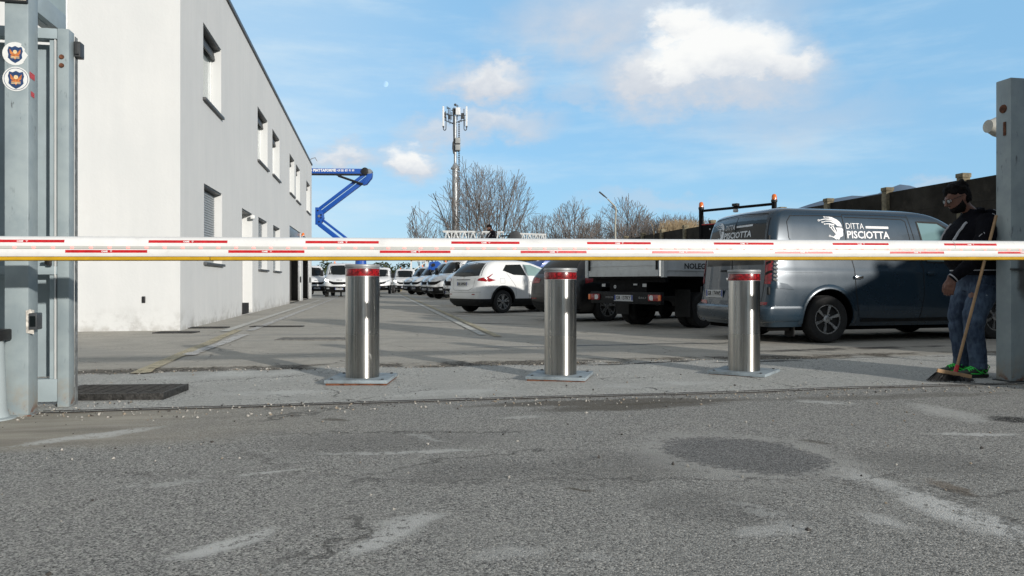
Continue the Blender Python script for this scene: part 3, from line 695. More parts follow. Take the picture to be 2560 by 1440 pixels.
p_ = MB(); p_.bb(-.012, .12, -.03, -.001, .985, 1.0); p_.build('latch_strip', m_darksteel, pr)
# white vent pipe poking out behind that post
vp = P(2497, 317, 7.6)
vt = thing('siren_horn', 'white cone shaped horn sticking out behind the right gate post', 'horn', vp, TH)
s_ = MB(); s_.lathe([(.066, -.13), (.058, -.125), (.10, -.03), (.107, .0), (.107, .03), (.098, .04), (.098, .35)], 24, 'x', (0, 0, 0), closed=False)
s_.T = Matrix.Rotation(R(-10), 4, 'Y'); s_.build('horn', M('aged_white_pvc', (0.50, 0.49, 0.44), .5, 0, .15, 12, dirt=.3), vt, smooth=True)
s_ = MB(); s_.tube([(.30, 0, -.05), (.30, 0, -vp.z)], .03, 10); s_.build('pole', m_darksteel, vt, smooth=True)

# ---------------------------------------------------------------- rising bollards
m_bplate = M('grey_painted_plate', (0.24, 0.285, 0.31), .6, 0, .25, 9, .15, 120, dirt=.7)
def bollard(u, v, z, rz, prz, label, first=None, pw=.54):
    loc = uv(u, v, 0)
    if first is None:
        b = thing('steel_bollard', label, 'bollard', loc, 0, 'stainless steel bollards across the entrance')
        s = MB(); s.lathe([(.148, -.04), (.148, .932)], 64); s.build('cylinder', m_steel, b, smooth=True)
        s = MB(); s.lathe([(.149, .933), (.1495, .935), (.1495, .995), (.149, .997)], 64); s.build('reflective_band', m_prism, b, smooth=True)
        s = MB(); s.lathe([(.146, .997), (.152, .999), (.150, 1.005), (.143, 1.007), (.143, 1.010), (.154, 1.012), (.156, 1.018), (.155, 1.031), (.150, 1.036), (.02, 1.038)], 64); s.build('cap', M('cast_alu_cap', (0.34, 0.35, 0.355), .5, .5, .08, 20), b, smooth=True)
        s = MB(); s.lathe([(.150, .930), (.1502, .9335)], 64); s.build('trim_ring', m_alu, b, smooth=True)
        h = pw/2; s = MB(); s.bb(-h, h, -h, h, .012, .040); po = s.build('base_plate', m_bplate, b, bevel=.003)
        s = MB()
        for i in range(2):
            s.bb(-h+.01, h-.01, -h+.008, -h+.02, -.02, .012); s.bb(-h+.01, h-.01, h-.02, h-.008, -.02, .012); s.bb(-h+.008, -h+.02, -h+.02, h-.02, -.02, .012); s.bb(h-.02, h-.008, -h+.02, h-.02, -.02, .012); break
        s.build('rusty_rim', m_rust, po)
        for sx in (-1, 1):
            for sy in (-1, 1):
                q = MB(); q.lathe([(.014, .040), (.014, .046), (.009, .049)], 6, c=(sx*(h-.05), sy*(h-.05), 0)); q.build('screw', m_darksteel, po)
    else:
        b = copy_tree(first); b['label'] = label; b.location = loc
    b.location.z = z; b.rotation_euler.z = rz
    for c in kids(b):
        if c.name.startswith('base_plate'): c.rotation_euler.z = prz-rz
        if c.name.startswith('base_plate'): c.location.z = -z*.85
    return b
b1 = bollard(-.085, 6.72, 0.0, R(0), R(-1), 'stainless steel bollard on the left with scratches low on its side')
b2 = bollard(1.708, 6.63, -.028, R(70), R(-14), 'middle stainless steel bollard in front of the flatbed truck', b1)
b3 = bollard(3.527, 6.60, -.038, R(120), R(-34), 'right stainless steel bollard in front of the dark van', b1)

# ---------------------------------------------------------------- barrier arm
BA = Vector((-2.94, 4.24, 0)); zb0 = EYE+57/F*4.24; 
s0, s1 = -1.15, 8.25
tilt = (0.045)/7.0
ba = thing('road_barrier', 'long white road barrier arm with red reflective strips and a yellow rubber edge', 'barrier', (BA.x, BA.y, zb0), TH)
ba.rotation_euler = (0, -math.atan(tilt), TH)
def ext(mbx, prof, x0, x1, mi=None, n=1):      # prof (y,z) closed polygon swept along x
    k = len(prof); vs = [(x0, a, b) for a, b in prof]+[(x1, a, b) for a, b in prof]
    mbx.add(vs, [tuple(range(k)), tuple(range(2*k-1, k-1, -1))]+[(i, k+i, k+(i+1) % k, (i+1) % k) for i in range(k)], mi)
def arc(cy, cz, ry, rz, a0, a1, n): return [(cy+ry*math.cos(R(a0+(a1-a0)*i/n)), cz+rz*math.sin(R(a0+(a1-a0)*i/n))) for i in range(n+1)]
# z 0 .. .14 ; front at y<0
up = arc(0, .092, .045, .048, 0, 180, 16)
body = up+[(-.046, .082)]+[(-.038, .074), (-.038, .066), (-.046, .064)]+[(-.0475, .05), (-.046, .035), (-.040, .022), (-.030, .0185), (.030, .0185), (.040, .022), (.0475, .05), (.045, .08)]
s_ = MB(); ext(s_, body, s0, s1); s_.build('arm_tube', m_white, ba, smooth=True, ang=40)
s_ = MB(); ext(s_, [(-.0385, .0845-.003), (-.047, .0805), (-.047, .0665), (-.0385, .065)], s0+.002, s1-.002); dif = s_.build('led_strip', m_diff, ba)
s_ = MB(); ext(s_, [(-.026, .018), (-.030, .010), (-.026, .001), (-.015, -.003), (.015, -.003), (.026, .001), (.030, .010), (.026, .018)], s0+.01, 1.145); s_.build('rubber_edge', m_yellow, ba, smooth=True)
s_ = MB(); ext(s_, [(-.026, .018), (-.030, .010), (-.026, .001), (-.015, -.003), (.015, -.003), (.026, .001), (.030, .010), (.026, .018)], 1.150, s1-.01); s_.build('rubber_edge', m_yellow, ba, smooth=True)
s_ = MB(); s_.lathe([(.0475, -.0015), (.0475, .0015)], 24, 'x', (6.25, 0, .092)); s_.build('joint_seam', M('joint_grey', (0.3, 0.3, 0.3), .6), ba)
led0 = MB(); led0.box((0, 0, 0), (.018, .003, .008)); lo = led0.build('led_light', m_led, dif, bevel=.002); lo.location = (s0+.05, -.0483, .0735)
x = s0+.05
for i in range(92):
    c = lo.copy(); C.objects.link(c); c.parent = dif; c.location.x = x+.1*(i+1)
def upf(x, zz):                                # point on the upper tube's front, by height
    q = max(-1, min(1, (zz-.092)/.048)); return (x, -.045*math.sqrt(max(0, 1-q*q))-.0006, zz)
for i in range(-3, 18):
    xa = .361+.446*i+.003; xb = xa+.440
    if xa < s0 or xb > s1: continue
    s = MB(); tx = MB()
    if i % 2:
        za, zz = .1015, .1175
        vs = []; K = 5
        for k in range(K+1):
            q = za+(zz-za)*k/K; vs += [upf(xa, q), upf(xb, q)]
        s.add(vs, [(2*k, 2*k+1, 2*k+3, 2*k+2) for k in range(K)])
        put_text(tx, 'CAME', .0125, lambda a, b: tuple(Vector(upf((xa+xb)/2+a-.028, .1052+b))+Vector((0, -.0008, 0))), bold=.0006)
        fn = lambda a, b: tuple(Vector(upf((xa+xb)/2+.018+a, .1052+b))+Vector((0, -.0008, 0)))
    else:
        za, zz = .0430, .0590
        s.add([(xa, -.0483, za), (xb, -.0483, za), (xb, -.0480, zz), (xa, -.0480, zz)], [(0, 1, 2, 3)])
        put_text(tx, 'CAME', .0125, lambda a, b: ((xa+xb)/2+a-.028, -.0492, .0467+b), bold=.0006)
        fn = lambda a, b: ((xa+xb)/2+.018+a, -.0492, .0467+b)
    stroke(tx, [(.001, .009), (.006, .0), (.010, .006)], .0022, fn); stroke(tx, [(.003, .0085), (.012, .009)], .0018, fn)
    so_ = s.build('reflective_strip', m_red, ba, recalc=False); tx.build('lettering', m_txtw, so_, recalc=False)
# its post beyond the right edge and its cabinet beyond the left edge, out of frame
e_ = BA+Vector((CU, SU, 0))*8.0; cb = thing('barrier_rest', 'steel rest post under the far end of the barrier arm', 'barrier post', (e_.x, e_.y, 0), TH)
s_ = MB(); s_.lathe([(.09, 0), (.09, .01), (.045, .012), (.045, 1.0), (.03, 1.001)], 20); s_.bb(-.05, .05, -.09, .09, 1.0, 1.03); s_.build('post', m_paint, cb)
e_ = BA+Vector((CU, SU, 0))*(s0-.1); cb = thing('barrier_cabinet', 'grey barrier motor cabinet at the near end of the arm', 'cabinet', (e_.x, e_.y, 0), TH)
s_ = MB(); s_.bb(-.22, .22, -.15, .15, 0, 1.12); s_.build('cabinet', m_white, cb, bevel=.02)

# ---------------------------------------------------------------- concrete pier added out of frame on the right to shade the man
pier = MB(); q0 = Vector((5.72, 5.05, 0)); pier.T = Matrix.Translation(q0) @ Matrix.Rotation(TH, 4, 'Z'); pier.bb(-.42, .50, -.35, .35, 0, 3.4)
pier.bb(-.48, .56, -.41, .41, 3.402, 3.5)
tag(pier.build('shade_pier', m_concrete, bevel=.02), 'unseen concrete pier added beyond the right edge of the entrance for its shade', 'pier')
# ---------------------------------------------------------------- precast concrete wall on the right
def wallxy(d): return Vector((9.44-.189*(d-14.3), d, 0))
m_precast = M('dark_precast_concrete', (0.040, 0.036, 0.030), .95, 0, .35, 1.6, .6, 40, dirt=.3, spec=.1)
m_precast2 = M('mossy_concrete_post', (0.20, 0.17, 0.11), .9, 0, .4, 8, .6, 60, dirt=.4)
wl = thing('concrete_wall', 'tall dark precast concrete panel wall behind the van on the right', 'wall', (0, 0, 0))
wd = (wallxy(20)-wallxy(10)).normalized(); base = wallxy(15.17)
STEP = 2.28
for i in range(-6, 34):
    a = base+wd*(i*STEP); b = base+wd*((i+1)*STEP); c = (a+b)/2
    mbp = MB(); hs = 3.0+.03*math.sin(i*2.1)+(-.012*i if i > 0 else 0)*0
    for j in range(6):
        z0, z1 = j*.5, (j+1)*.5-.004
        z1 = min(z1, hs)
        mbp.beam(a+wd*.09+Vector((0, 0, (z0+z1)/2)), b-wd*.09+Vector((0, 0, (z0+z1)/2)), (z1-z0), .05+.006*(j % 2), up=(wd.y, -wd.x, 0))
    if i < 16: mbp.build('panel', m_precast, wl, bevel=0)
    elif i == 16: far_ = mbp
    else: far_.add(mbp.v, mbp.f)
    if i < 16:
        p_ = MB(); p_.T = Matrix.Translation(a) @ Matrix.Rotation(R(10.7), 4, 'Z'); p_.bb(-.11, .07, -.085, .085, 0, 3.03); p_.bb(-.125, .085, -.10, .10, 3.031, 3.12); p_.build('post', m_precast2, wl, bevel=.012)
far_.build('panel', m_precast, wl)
# ---------------------------------------------------------------- hills
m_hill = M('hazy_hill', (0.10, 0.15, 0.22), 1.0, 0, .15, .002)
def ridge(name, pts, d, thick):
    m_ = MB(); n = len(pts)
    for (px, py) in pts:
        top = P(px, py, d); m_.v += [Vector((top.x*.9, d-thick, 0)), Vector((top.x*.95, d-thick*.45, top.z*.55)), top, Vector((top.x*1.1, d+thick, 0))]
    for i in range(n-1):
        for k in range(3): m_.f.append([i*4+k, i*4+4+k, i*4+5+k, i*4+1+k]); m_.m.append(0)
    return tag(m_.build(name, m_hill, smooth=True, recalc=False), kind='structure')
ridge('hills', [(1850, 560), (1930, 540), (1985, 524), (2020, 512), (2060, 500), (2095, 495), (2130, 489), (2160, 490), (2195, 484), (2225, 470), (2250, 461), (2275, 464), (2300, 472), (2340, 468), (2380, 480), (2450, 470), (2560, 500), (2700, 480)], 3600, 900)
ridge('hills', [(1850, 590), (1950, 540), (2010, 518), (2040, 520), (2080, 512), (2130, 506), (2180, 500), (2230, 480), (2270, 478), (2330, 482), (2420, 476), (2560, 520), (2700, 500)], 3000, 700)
# ---------------------------------------------------------------- moon
mm, t, b = newmat('day_moon'); v = t.obj(); x, y, z = t.sep(v)
em = t.new('ShaderNodeEmission'); n = t.noise(v, .035, 4); em.inputs['Color'].default_value = (.75, .85, 1, 1)
t.link((x*1.0+z*-.35+8.0).ss(-6, 14)*(n*.5+.6)*.10, em.inputs['Strength']); trn = t.new('ShaderNodeBsdfTransparent'); ad = t.new('ShaderNodeAddShader')  # sunlit phase of the moon painted as faint emission
t.link(em.outputs[0], ad.inputs[0]); t.link(trn.outputs[0], ad.inputs[1]); t.link(ad.outputs[0], t.nt.nodes['Material Output'].inputs[0])
mo = MB(); 
N = 24
prof = [(max(.01, 16*math.sin(math.pi*i/N)), -16*math.cos(math.pi*i/N)) for i in range(N+1)]
mo.lathe(prof, 32); moon = mo.build('moon', mm, smooth=True); moon.location = P(964, 210, 4200)
moon['kind'] = 'structure'
# ---------------------------------------------------------------- mobile phone mast
m_galv = M('galvanised_steel', (0.34, 0.36, 0.37), .45, .5, .12, 1.5); m_galvd = M('dark_fittings', (0.035, 0.037, 0.04), .6); m_box = M('grey_cabinet', (0.33, 0.34, 0.33), .5); m_ant = M('white_antenna_shell', (0.72, 0.73, 0.73), .4)
D = 100.0; mk = lambda px, py: P(px, py, D)
mast = thing('phone_mast', 'tall grey tubular phone mast carrying white panel antennas above the bare trees', 'phone mast', (mk(1138, 0).x, D, 0))
ox = mk(1138, 0).x
def rel(px, py, dy=0): q = mk(px, py); return (q.x-ox, dy, q.z)
s_ = MB(); s_.tube([(0, 0, 0), (0, 0, rel(1138, 422)[2])], [.52, .40], 16); s_.lathe([(.40, 0), (.62, .05), (.62, .12), (.45, .35), (.18, .9)], 16, c=(0, 0, rel(1138, 424)[2])); s_.build('lower_pole', m_galv, mast, smooth=True)
s_ = MB(); s_.tube([(0, 0, rel(1138, 415)[2]), (0, 0, rel(1138, 290)[2])], [.19, .17], 12); s_.build('upper_pole', m_galv, mast, smooth=True)
s_ = MB(); s_.tube([rel(1135, 380, -.2), rel(1135, 350, -.25), rel(1134, 290, -.2), rel(1137, 275, -.2)], .09, 6); s_.tube([rel(1135, 385, -.2), rel(1132.5, 372, -.2), rel(1133, 358, -.2), rel(1137, 350, -.2)], .11, 6); s_.build('cables', m_galvd, mast)
for y0, y1 in ((346, 360), (363, 377)):
    a, c = rel(1139, y1), rel(1151, y0); s_ = MB(); s_.bb(a[0], c[0], -.55, .1, a[2], c[2]); s_.build('equipment_box', m_box, mast, bevel=.05)
    s_ = MB(); s_.bb(a[0]+.05, c[0]-.15, -.4, 0, a[2]-.12, a[2]-.005); s_.build('box_base', m_galvd, mast)
s_ = MB()
xl = 1147.5
s_.tube([rel(xl, 310, .1), rel(xl, 590, .1)], .03, 4)
y = 306
while y < 590: s_.box(rel(xl, y, .05), (.22, .1, .12)); y += 4.6
s_.tube([rel(1141, 318, 0), rel(1141, 345, 0)], .03, 4); s_.build('ladder', m_galvd, mast)
for px in (1108.5, 1166.5):
    a = rel(px-2.2, 316); c = rel(px+2.2, 266); s_ = MB(); s_.bb(a[0], c[0], -.2, .1, a[2], c[2]); an = s_.build('antenna_panel', m_ant, mast, bevel=.05)
    sg = 1 if px < 1138 else -1; s_ = MB(); s_.bb(a[0], c[0], -.2, .1, a[2]-.12, a[2]-.005)
    pts = [rel(px, 317)]+[(rel(px+sg*3.2, 0)[0]-sg*.175*math.cos(R(q)), 0, rel(px, 322)[2]-.2*math.sin(R(q))) for q in range(0, 181, 30)]+[rel(px+sg*6.5, 318), rel(px+sg*6.8, 292)]
    s_.tube(pts, .065, 6); s_.build('cable_loop', m_galvd, mast)
s_ = MB(); a = rel(1140, 289, -.5); c = rel(1151.5, 271, -.5); s_.bb(a[0], c[0], -.6, -.4, a[2], c[2]); s_.build('antenna_panel', m_ant, mast, bevel=.04)
s_ = MB()
for a, c in (((1111, 286), (1138, 290)), ((1111, 300), (1138, 312)), ((1164, 288), (1138, 290)), ((1164, 300), (1145, 304)), ((1138, 308), (1152, 301)), ((1116, 283), (1124, 288)), ((1124, 306), (1138, 309)), ((1128, 276), (1137, 275)), ((1117, 270), (1126, 271))): s_.tube([rel(*a), rel(*c)], .06, 5)
for px, a, c in ((1114, 278, 300), (1121, 268, 306), (1125, 270, 310), (1160, 272, 290), (1135, 268, 308), (1143, 262, 300), (1118, 266, 272), (1161, 290, 316), (1128, 280, 300), (1153, 290, 305)): s_.tube([rel(px, a), rel(px, c)], .055, 5)
s_.box(rel(1156, 290, 0), (.35, .3, .75)); s_.box(rel(1112, 288, .1), (.25, .2, .8)); s_.box(rel(1137, 279, 0), (.6, .5, .8)); s_.box(rel(1124, 293, 0), (.25, .2, .5))
s_.build('bracket_frame', m_galvd, mast)
s_ = MB(); q = rel(1138, 262, 0); s_.lathe([(.0, -.05), (.16, -.04), (.18, 0), (.0, .05)], 12, 'y', q); s_.tube([rel(1143, 270), rel(1143, 261)], .03, 4); s_.tube([rel(1139, 265), rel(1147, 265)], .04, 4); s_.build('weather_sensor', m_galvd, mast)
# ---------------------------------------------------------------- lamp post (right of the trees)
D = 62.0; mk = lambda px, py: P(px, py, D); ox = mk(1539, 0).x
lp = thing('street_lamp', 'tall street lamp with an arm bent to the upper left among bare trees', 'street lamp', (ox, D, 0))
m_lamp = M('weathered_lamp_pole', (0.33, 0.32, 0.27), .6, .2, .15, 2)
s_ = MB(); s_.tube([(0, 0, 0), rel(1538, 560), rel(1540, 524), rel(1537, 516), rel(1519, 497.5)], [.10, .075, .07, .07, .05], 10); s_.build('pole', m_lamp, lp, smooth=True)
s_ = MB(); a = Vector(rel(1518, 496)); c = Vector(rel(1498, 479.5)); m0 = a.lerp(c, .3); s_.tube([a, m0], .05, 8); s_.beam(m0, c, .26, .10); s_.build('lamp_head', m_darksteel, lp, bevel=.02)
# ---------------------------------------------------------------- distant boundary and hedge
m_far = M('far_concrete', (0.20, 0.20, 0.19), .9, 0, .4, .8, dirt=.5)
fw = thing('boundary_wall', 'low grey concrete boundary wall at the far end of the yard', 'wall', (0, 0, 0))
s_ = MB(); a, c = P(740, 700, 84), P(1290, 700, 76); dv = (c-a).normalized(); Lw = (c-a).length
a.z = c.z = .95; s_.beam(a, c, 1.9, .2, up=(0, 1, 0)); s_.build('wall', m_far, fw)
for i in range(9):
    q = a.lerp(c, i/8); s_ = MB(); s_.box((q.x, q.y-.05, 1.1), (.35, .42, 2.2)); s_.build('post', m_precast2, fw)
def leafmat(name, c0, c1):
    m, t, b = newmat(name); g_ = t.new('ShaderNodeObjectInfo'); p = t.pos(); n = t.noise(p, 1.3, 4); n2 = t.noise(p, 14, 2)
    t.link(t.mix(c0, c1, (n*.5+n2*.5).ss(.35, .65)), b.inputs['Base Color']); b.inputs['Roughness'].default_value = .7; return m
m_leaf = leafmat('evergreen_leaf', (0.018, 0.03, 0.012), (0.07, 0.09, 0.035)); m_dry = leafmat('dry_reed', (0.16, 0.11, 0.06), (0.34, 0.26, 0.15))
def leafcloud(cs, n, size, rnd):
    m_ = MB()
    for cx, cy, cz, rx, ry, rz in cs:
        for _ in range(n):
            while True:
                a, b_, c = rnd.uniform(-1, 1), rnd.uniform(-1, 1), rnd.uniform(-1, 1); r = a*a+b_*b_+c*c
                if .25 < r < 1: break
            p = Vector((cx+a*rx, cy+b_*ry, cz+c*rz)); ax = Vector((rnd.gauss(0, 1), rnd.gauss(0, 1), rnd.gauss(0, 1))).normalized(); q = ax.orthogonal().normalized()*size*rnd.uniform(.5, 1.2); w_ = ax.cross(q)*.55
            m_.add([p-q, p+w_, p+q, p-w_], [(0, 1, 2, 3)])
    return m_
rnd = random.Random(5)
for k, (px, wd_, hh, lab) in enumerate(((800, 5, 3.4, 'dark evergreen hedge beyond the yard nearest the white building'), (905, 6, 3.3, 'dark evergreen hedge behind the left bollard'), (985, 5, 3.5, 'dark evergreen bush behind the white truck facing the camera'), (1050, 3.5, 2.9, 'low dark bush behind the farthest parked vans'))):
    c = P(px, 700, 83); bt = thing('evergreen_bush', lab, 'bush', (c.x, c.y, 0), 0, 'evergreen bushes beyond the far wall')
    cs = [(rnd.uniform(-wd_/2, wd_/2), rnd.uniform(-.6, .6), rnd.uniform(1.0, hh-.8), rnd.uniform(.8, 1.4), .9, rnd.uniform(.6, 1.0)) for _ in range(9)]
    leafcloud(cs, 260, .16, rnd).build('foliage', m_leaf, bt, recalc=False)
    s_ = MB()
    for i in range(5): s_.tube([(rnd.uniform(-1, 1)*wd_*.3, 0, 0), (rnd.uniform(-1, 1)*wd_*.4, rnd.uniform(-.4, .4), hh*.7)], [.06, .02], 5)
    s_.build('stem', m_rust, bt)
# ---------------------------------------------------------------- bare trees
m_bark = M('grey_brown_bark', (0.11, 0.098, 0.088), .9, 0, .3, 2)
m_twig = M('bare_twigs', (0.15, 0.13, 0.118), .9, 0, .3, .5)
def bare_tree(name, H, W_, seed, n_limb, twig=1.0, r0=.16, minr=.014, cz=.58):
    """vase shaped bare tree: limbs rise from low down and stop at an egg shaped envelope"""
    rn = random.Random(seed); trunk = MB(); crown = MB(); C0 = Vector((0, 0, H*cz)); RX, RZ = W_/2, H*(1-cz)
    def inside(p):
        z = (p.z-C0.z)/(RZ if p.z > C0.z else H*cz*1.15); return (p.x/RX)**2+(p.y/RX)**2+z*z < rn.uniform(.80, 1.05)
    def grow(p, d, L, r, lev):
        tgt = trunk if lev == 0 else crown
        st = H*(.062 if lev == 0 else .042); pts = [p.copy()]; rr = [r]; q = p.copy(); dd = d.copy(); go = 0.0; acc = 0
        while go < L:
            dd = (dd+Vector((rn.gauss(0, .05), rn.gauss(0, .05), .045 if lev else .02))).normalized(); q = q+dd*st; go += st
            rc = max(minr, r*(1-.85*go/L)); pts.append(q.copy()); rr.append(rc)
            if not inside(q) and go > L*.2: break
            if lev < 3 and (lev > 0 or go > L*.18):
                for _ in range((2 if rn.random() < .3 else 1) if lev == 0 else (1 if rn.random() < (.75, .42)[lev > 1]*twig*1.1 else 0)):
                    sd = dd.orthogonal(); sd.rotate(Matrix.Rotation(rn.uniform(0, 6.283), 3, dd)); an = rn.uniform(.35, .75); nd = (dd*math.cos(an)+sd*math.sin(an)+Vector((0, 0, .15))).normalized()
                    grow(q, nd, H*(.34, .17, .09)[lev]*rn.uniform(.5, 1.1), rc*(.5 if lev == 0 else .65), lev+1)
        tgt.tube(pts, rr, 6 if lev == 0 else 4 if lev == 1 else 3, caps=False)
    trunk.tube([(0, 0, -.1), (0, 0, H*.08)], [r0*1.3, r0], 8)
    for i in range(n_limb):
        a = 2*math.pi*(i*.618); tl = (i+.3)/n_limb; tl = tl**.8*math.atan2(RX*1.0, H*.45)
        d = Vector((math.cos(a)*math.sin(tl), math.sin(a)*math.sin(tl), math.cos(tl))); grow(Vector((0, 0, H*rn.uniform(.04, .12))), d, H*1.1, r0*rn.uniform(.45, .75), 0)
    root = bpy.data.objects.new(name, None); C.objects.link(root)
    trunk.build('trunk', m_bark, root, smooth=True, recalc=False); crown.build('crown', m_twig, root, recalc=False); return root
treeA = bare_tree('bare_tree', 14, 9.0, 3, 9, .62, minr=.018); treeB = bare_tree('bare_tree', 13, 11, 11, 11, .62, minr=.018); treeC = bare_tree('bare_tree', 10, 8, 21, 9, .75, minr=.02, r0=.12, cz=.5); poplar = bare_tree('slender_tree', 9, 2.4, 8, 6, .5, r0=.07, minr=.016)
GT = 'bare winter trees beyond the yard'
used = set()
def tree(src, px, topy, d, label, sx=1.0, rz=0.0, grp=GT):
    h = P(px, topy, d).z
    o = src if src.name not in used else copy_tree(src); used.add(o.name); used.add(src.name)
    q = P(px, 0, d); o.location = (q.x, q.y, 0); s = h/MH[src.name]; o.scale = (s*sx, s*sx, s); o.rotation_euler.z = rz; tag(o, label, 'tree', grp); return o
MH = {s.name: sorted(v.co.z for c in kids(s) for v in c.data.vertices)[-12] for s in (treeA, treeB, treeC, poplar)}
tree(treeA, 1180, 402, 84, 'tall bare tree directly behind the phone mast', .95, 1.0)
tree(treeB, 1240, 418, 88, 'wide bare tree just right of the phone mast', .85, 2.2)
tree(poplar, 1056, 516, 80, 'slender bare tree standing alone left of the phone mast', 1.3, 0)
tree(treeA, 1112, 530, 95, 'small bare tree at the left foot of the phone mast', 1.0, 3)
tree(treeB, 1335, 528, 90, 'small bare tree right of the wide bare tree', .95, 4)
tree(treeC, 1436, 498, 74, 'rounded bare tree left of the street lamp', .9, .4)
tree(treeC, 1556, 490, 76, 'broad bare tree behind the street lamp', .95, 2.6)
for i, (px, ty, d_, sx, s_) in enumerate(((1395, 575, 90, 1.3, treeC), (1478, 556, 86, 1.3, treeC), (1505, 545, 88, 1.1, treeB), (1598, 530, 84, .8, treeC), (1616, 540, 86, 1.0, treeC), (1640, 536, 80, .9, treeB), (1660, 545, 80, 1.0, treeC), (1678, 532, 78, .9, treeB), (1702, 536, 74, .9, treeC), (1728, 535, 72, .9, treeB), (1755, 545, 70, 1.0, treeC), (1785, 548, 70, 1.0, treeB))):
    nm = ['farthest left of the low bare trees past the tall one', 'low bare tree just right of the rounded one', 'low bare tree left of the street lamp pole', 'low bare tree just right of the broad one', 'second low bare tree right of the broad one', 'third low bare tree right of the broad one', 'low bare tree mid row above the barrier arm', 'reddish low bare tree of the row above the dark wall', 'low bare tree behind the wall left of the truck frame', 'low bare tree beside the black truck frame', 'low bare tree seen through the black truck frame', 'last low bare tree just left of the van roof'][i]
    tree(s_, px, ty, d_, nm, sx, i*1.3)
# dry reeds over the wall
rd = MB(); rnd = random.Random(9)
for _ in range(1500):
    px = rnd.gauss(1702, 22); d_ = rnd.uniform(31, 34); q = P(px, 0, d_); top = EYE+(HY-rnd.uniform(548, 585))/F*d_
    ln = rnd.uniform(-.12, .12); rd.tube([(q.x, q.y, 2.1), (q.x+ln, q.y, top*.85+.3), (q.x+ln*2.5, q.y, top)], [.012, .009, .004], 3, caps=False)
tag(rd.build('dry_reeds', m_dry, recalc=False), kind='stuff')
# ================================================================ vehicles
def pchip(xs, ys, x):
    n = len(xs)
    if x <= xs[0]: return ys[0]
    if x >= xs[-1]: return ys[-1]
    h = [xs[i+1]-xs[i] for i in range(n-1)]; d = [(ys[i+1]-ys[i])/h[i] for i in range(n-1)]
    def m(i):
        if i == 0: return d[0]
        if i == n-1: return d[-1]
        if d[i-1]*d[i] <= 0: return 0.0
        w1, w2 = 2*h[i]+h[i-1], h[i]+2*h[i-1]; return (w1+w2)/(w1/d[i-1]+w2/d[i])
    i = 0
    while x > xs[i+1]: i += 1
    t = (x-xs[i])/h[i]; a, b = m(i), m(i+1)
    return (2*t**3-3*t*t+1)*ys[i]+(t**3-2*t*t+t)*h[i]*a+(-2*t**3+3*t*t)*ys[i+1]+(t**3-t*t)*h[i]*b
class Body:
    """car body as stacked horizontal outlines. level: (z, x_rear, x_front, half_width, rear_corner, front_corner_len, front_corner_wid, front_bow, rear_bow)"""
    NR, NS, NF = 6, 14, 8
    def __init__(s, lv): s.lv = lv; s.zs = [l[0] for l in lv]; s.cache = {}
    def par(s, z): return [pchip(s.zs, [l[k] for l in s.lv], z) for k in range(1, 9)]
    def half(s, z):
        """list of (x,y>=0) from rear centre to front centre"""
        key = round(z, 4)
        if key in s.cache: return s.cache[key]
        xr, xf, w, rr, fl, fw, fb, rb = s.par(z); pts = []
        yr = max(w-rr, .001)
        for i in range(3): y = yr*i/3; pts.append((xr-rb*(1-(y/w)**2)+rb*(1-(yr/w)**2), y))
        for i in range(s.NR+1):
            a = math.pi/2*i/s.NR; pts.append((xr+rr-rr*math.cos(a), yr+rr*math.sin(a)))
        x0, x1 = xr+rr, xf-fl
        for i in range(1, s.NS): pts.append((x0+(x1-x0)*i/s.NS, w))
        for i in range(s.NF+1):
            a = math.pi/2*i/s.NF; pts.append((x1+fl*math.sin(a), w-fw+fw*math.cos(a)))
        yf = w-fw
        for i in range(1, 5): y = yf*(1-i/4); pts.append((xf+fb*(1-(y/yf)**2), y))
        s.cache[key] = pts; return pts
    def mesh(s, sub=3, mb=None, zlist=None):
        m = mb or MB(); zz = []
        if zlist: zz = zlist
        else:
            for i in range(len(s.zs)-1):
                for k in range(sub): zz.append(s.zs[i]+(s.zs[i+1]-s.zs[i])*k/sub)
            zz.append(s.zs[-1])
        rings = []
        for z in zz:
            h = s.half(z); ring = [(x, y, z) for x, y in h]+[(x, -y, z) for x, y in reversed(h[1:-1])]; rings.append(ring)
        n = len(rings[0]); vs = [p for r_ in rings for p in r_]; fs = []
        for j in range(len(rings)-1):
            for i in range(n): a, b = j*n+i, j*n+(i+1) % n; fs.append((a, b, b+n, a+n))
        fs += [tuple(range(n-1, -1, -1)), tuple(range((len(rings)-1)*n, len(rings)*n))]
        m.add(vs, fs); return m
    def sy(s, x, z):                       # half width at x,z
        h = s.half(z); a = 3
        best = 0
        for i in range(2, len(h)-1):
            (x0, y0), (x1, y1) = h[i], h[i+1]
            if x0 <= x <= x1 and x1 > x0: return y0+(y1-y0)*(x-x0)/(x1-x0)
        return h[len(h)//2][1]
    def fx(s, y, z):
        h = s.half(z); y = abs(y)
        for i in range(len(h)-1, 1, -1):
            (x0, y0), (x1, y1) = h[i-1], h[i]
            if y1 <= y <= y0 and y0 > y1: return x1+(x0-x1)*(y-y1)/(y0-y1)
        return h[-1][0]
    def rx(s, y, z):
        h = s.half(z); y = abs(y)
        for i in range(0, len(h)-1):
            (x0, y0), (x1, y1) = h[i], h[i+1]
            if y0 <= y <= y1 and y1 > y0: return x0+(x1-x0)*(y-y0)/(y1-y0)
        return h[0][0]
    def side(s, sg, off=.004): return lambda x, z, e=0.0: (x, sg*(s.sy(x, z)+off+e), z)
    def front(s, off=.004): return lambda y, z, e=0.0: (s.fx(y, z)+off+e, y, z)
    def rear(s, off=.004): return lambda y, z, e=0.0: (s.rx(y, z)-off-e, y, z)
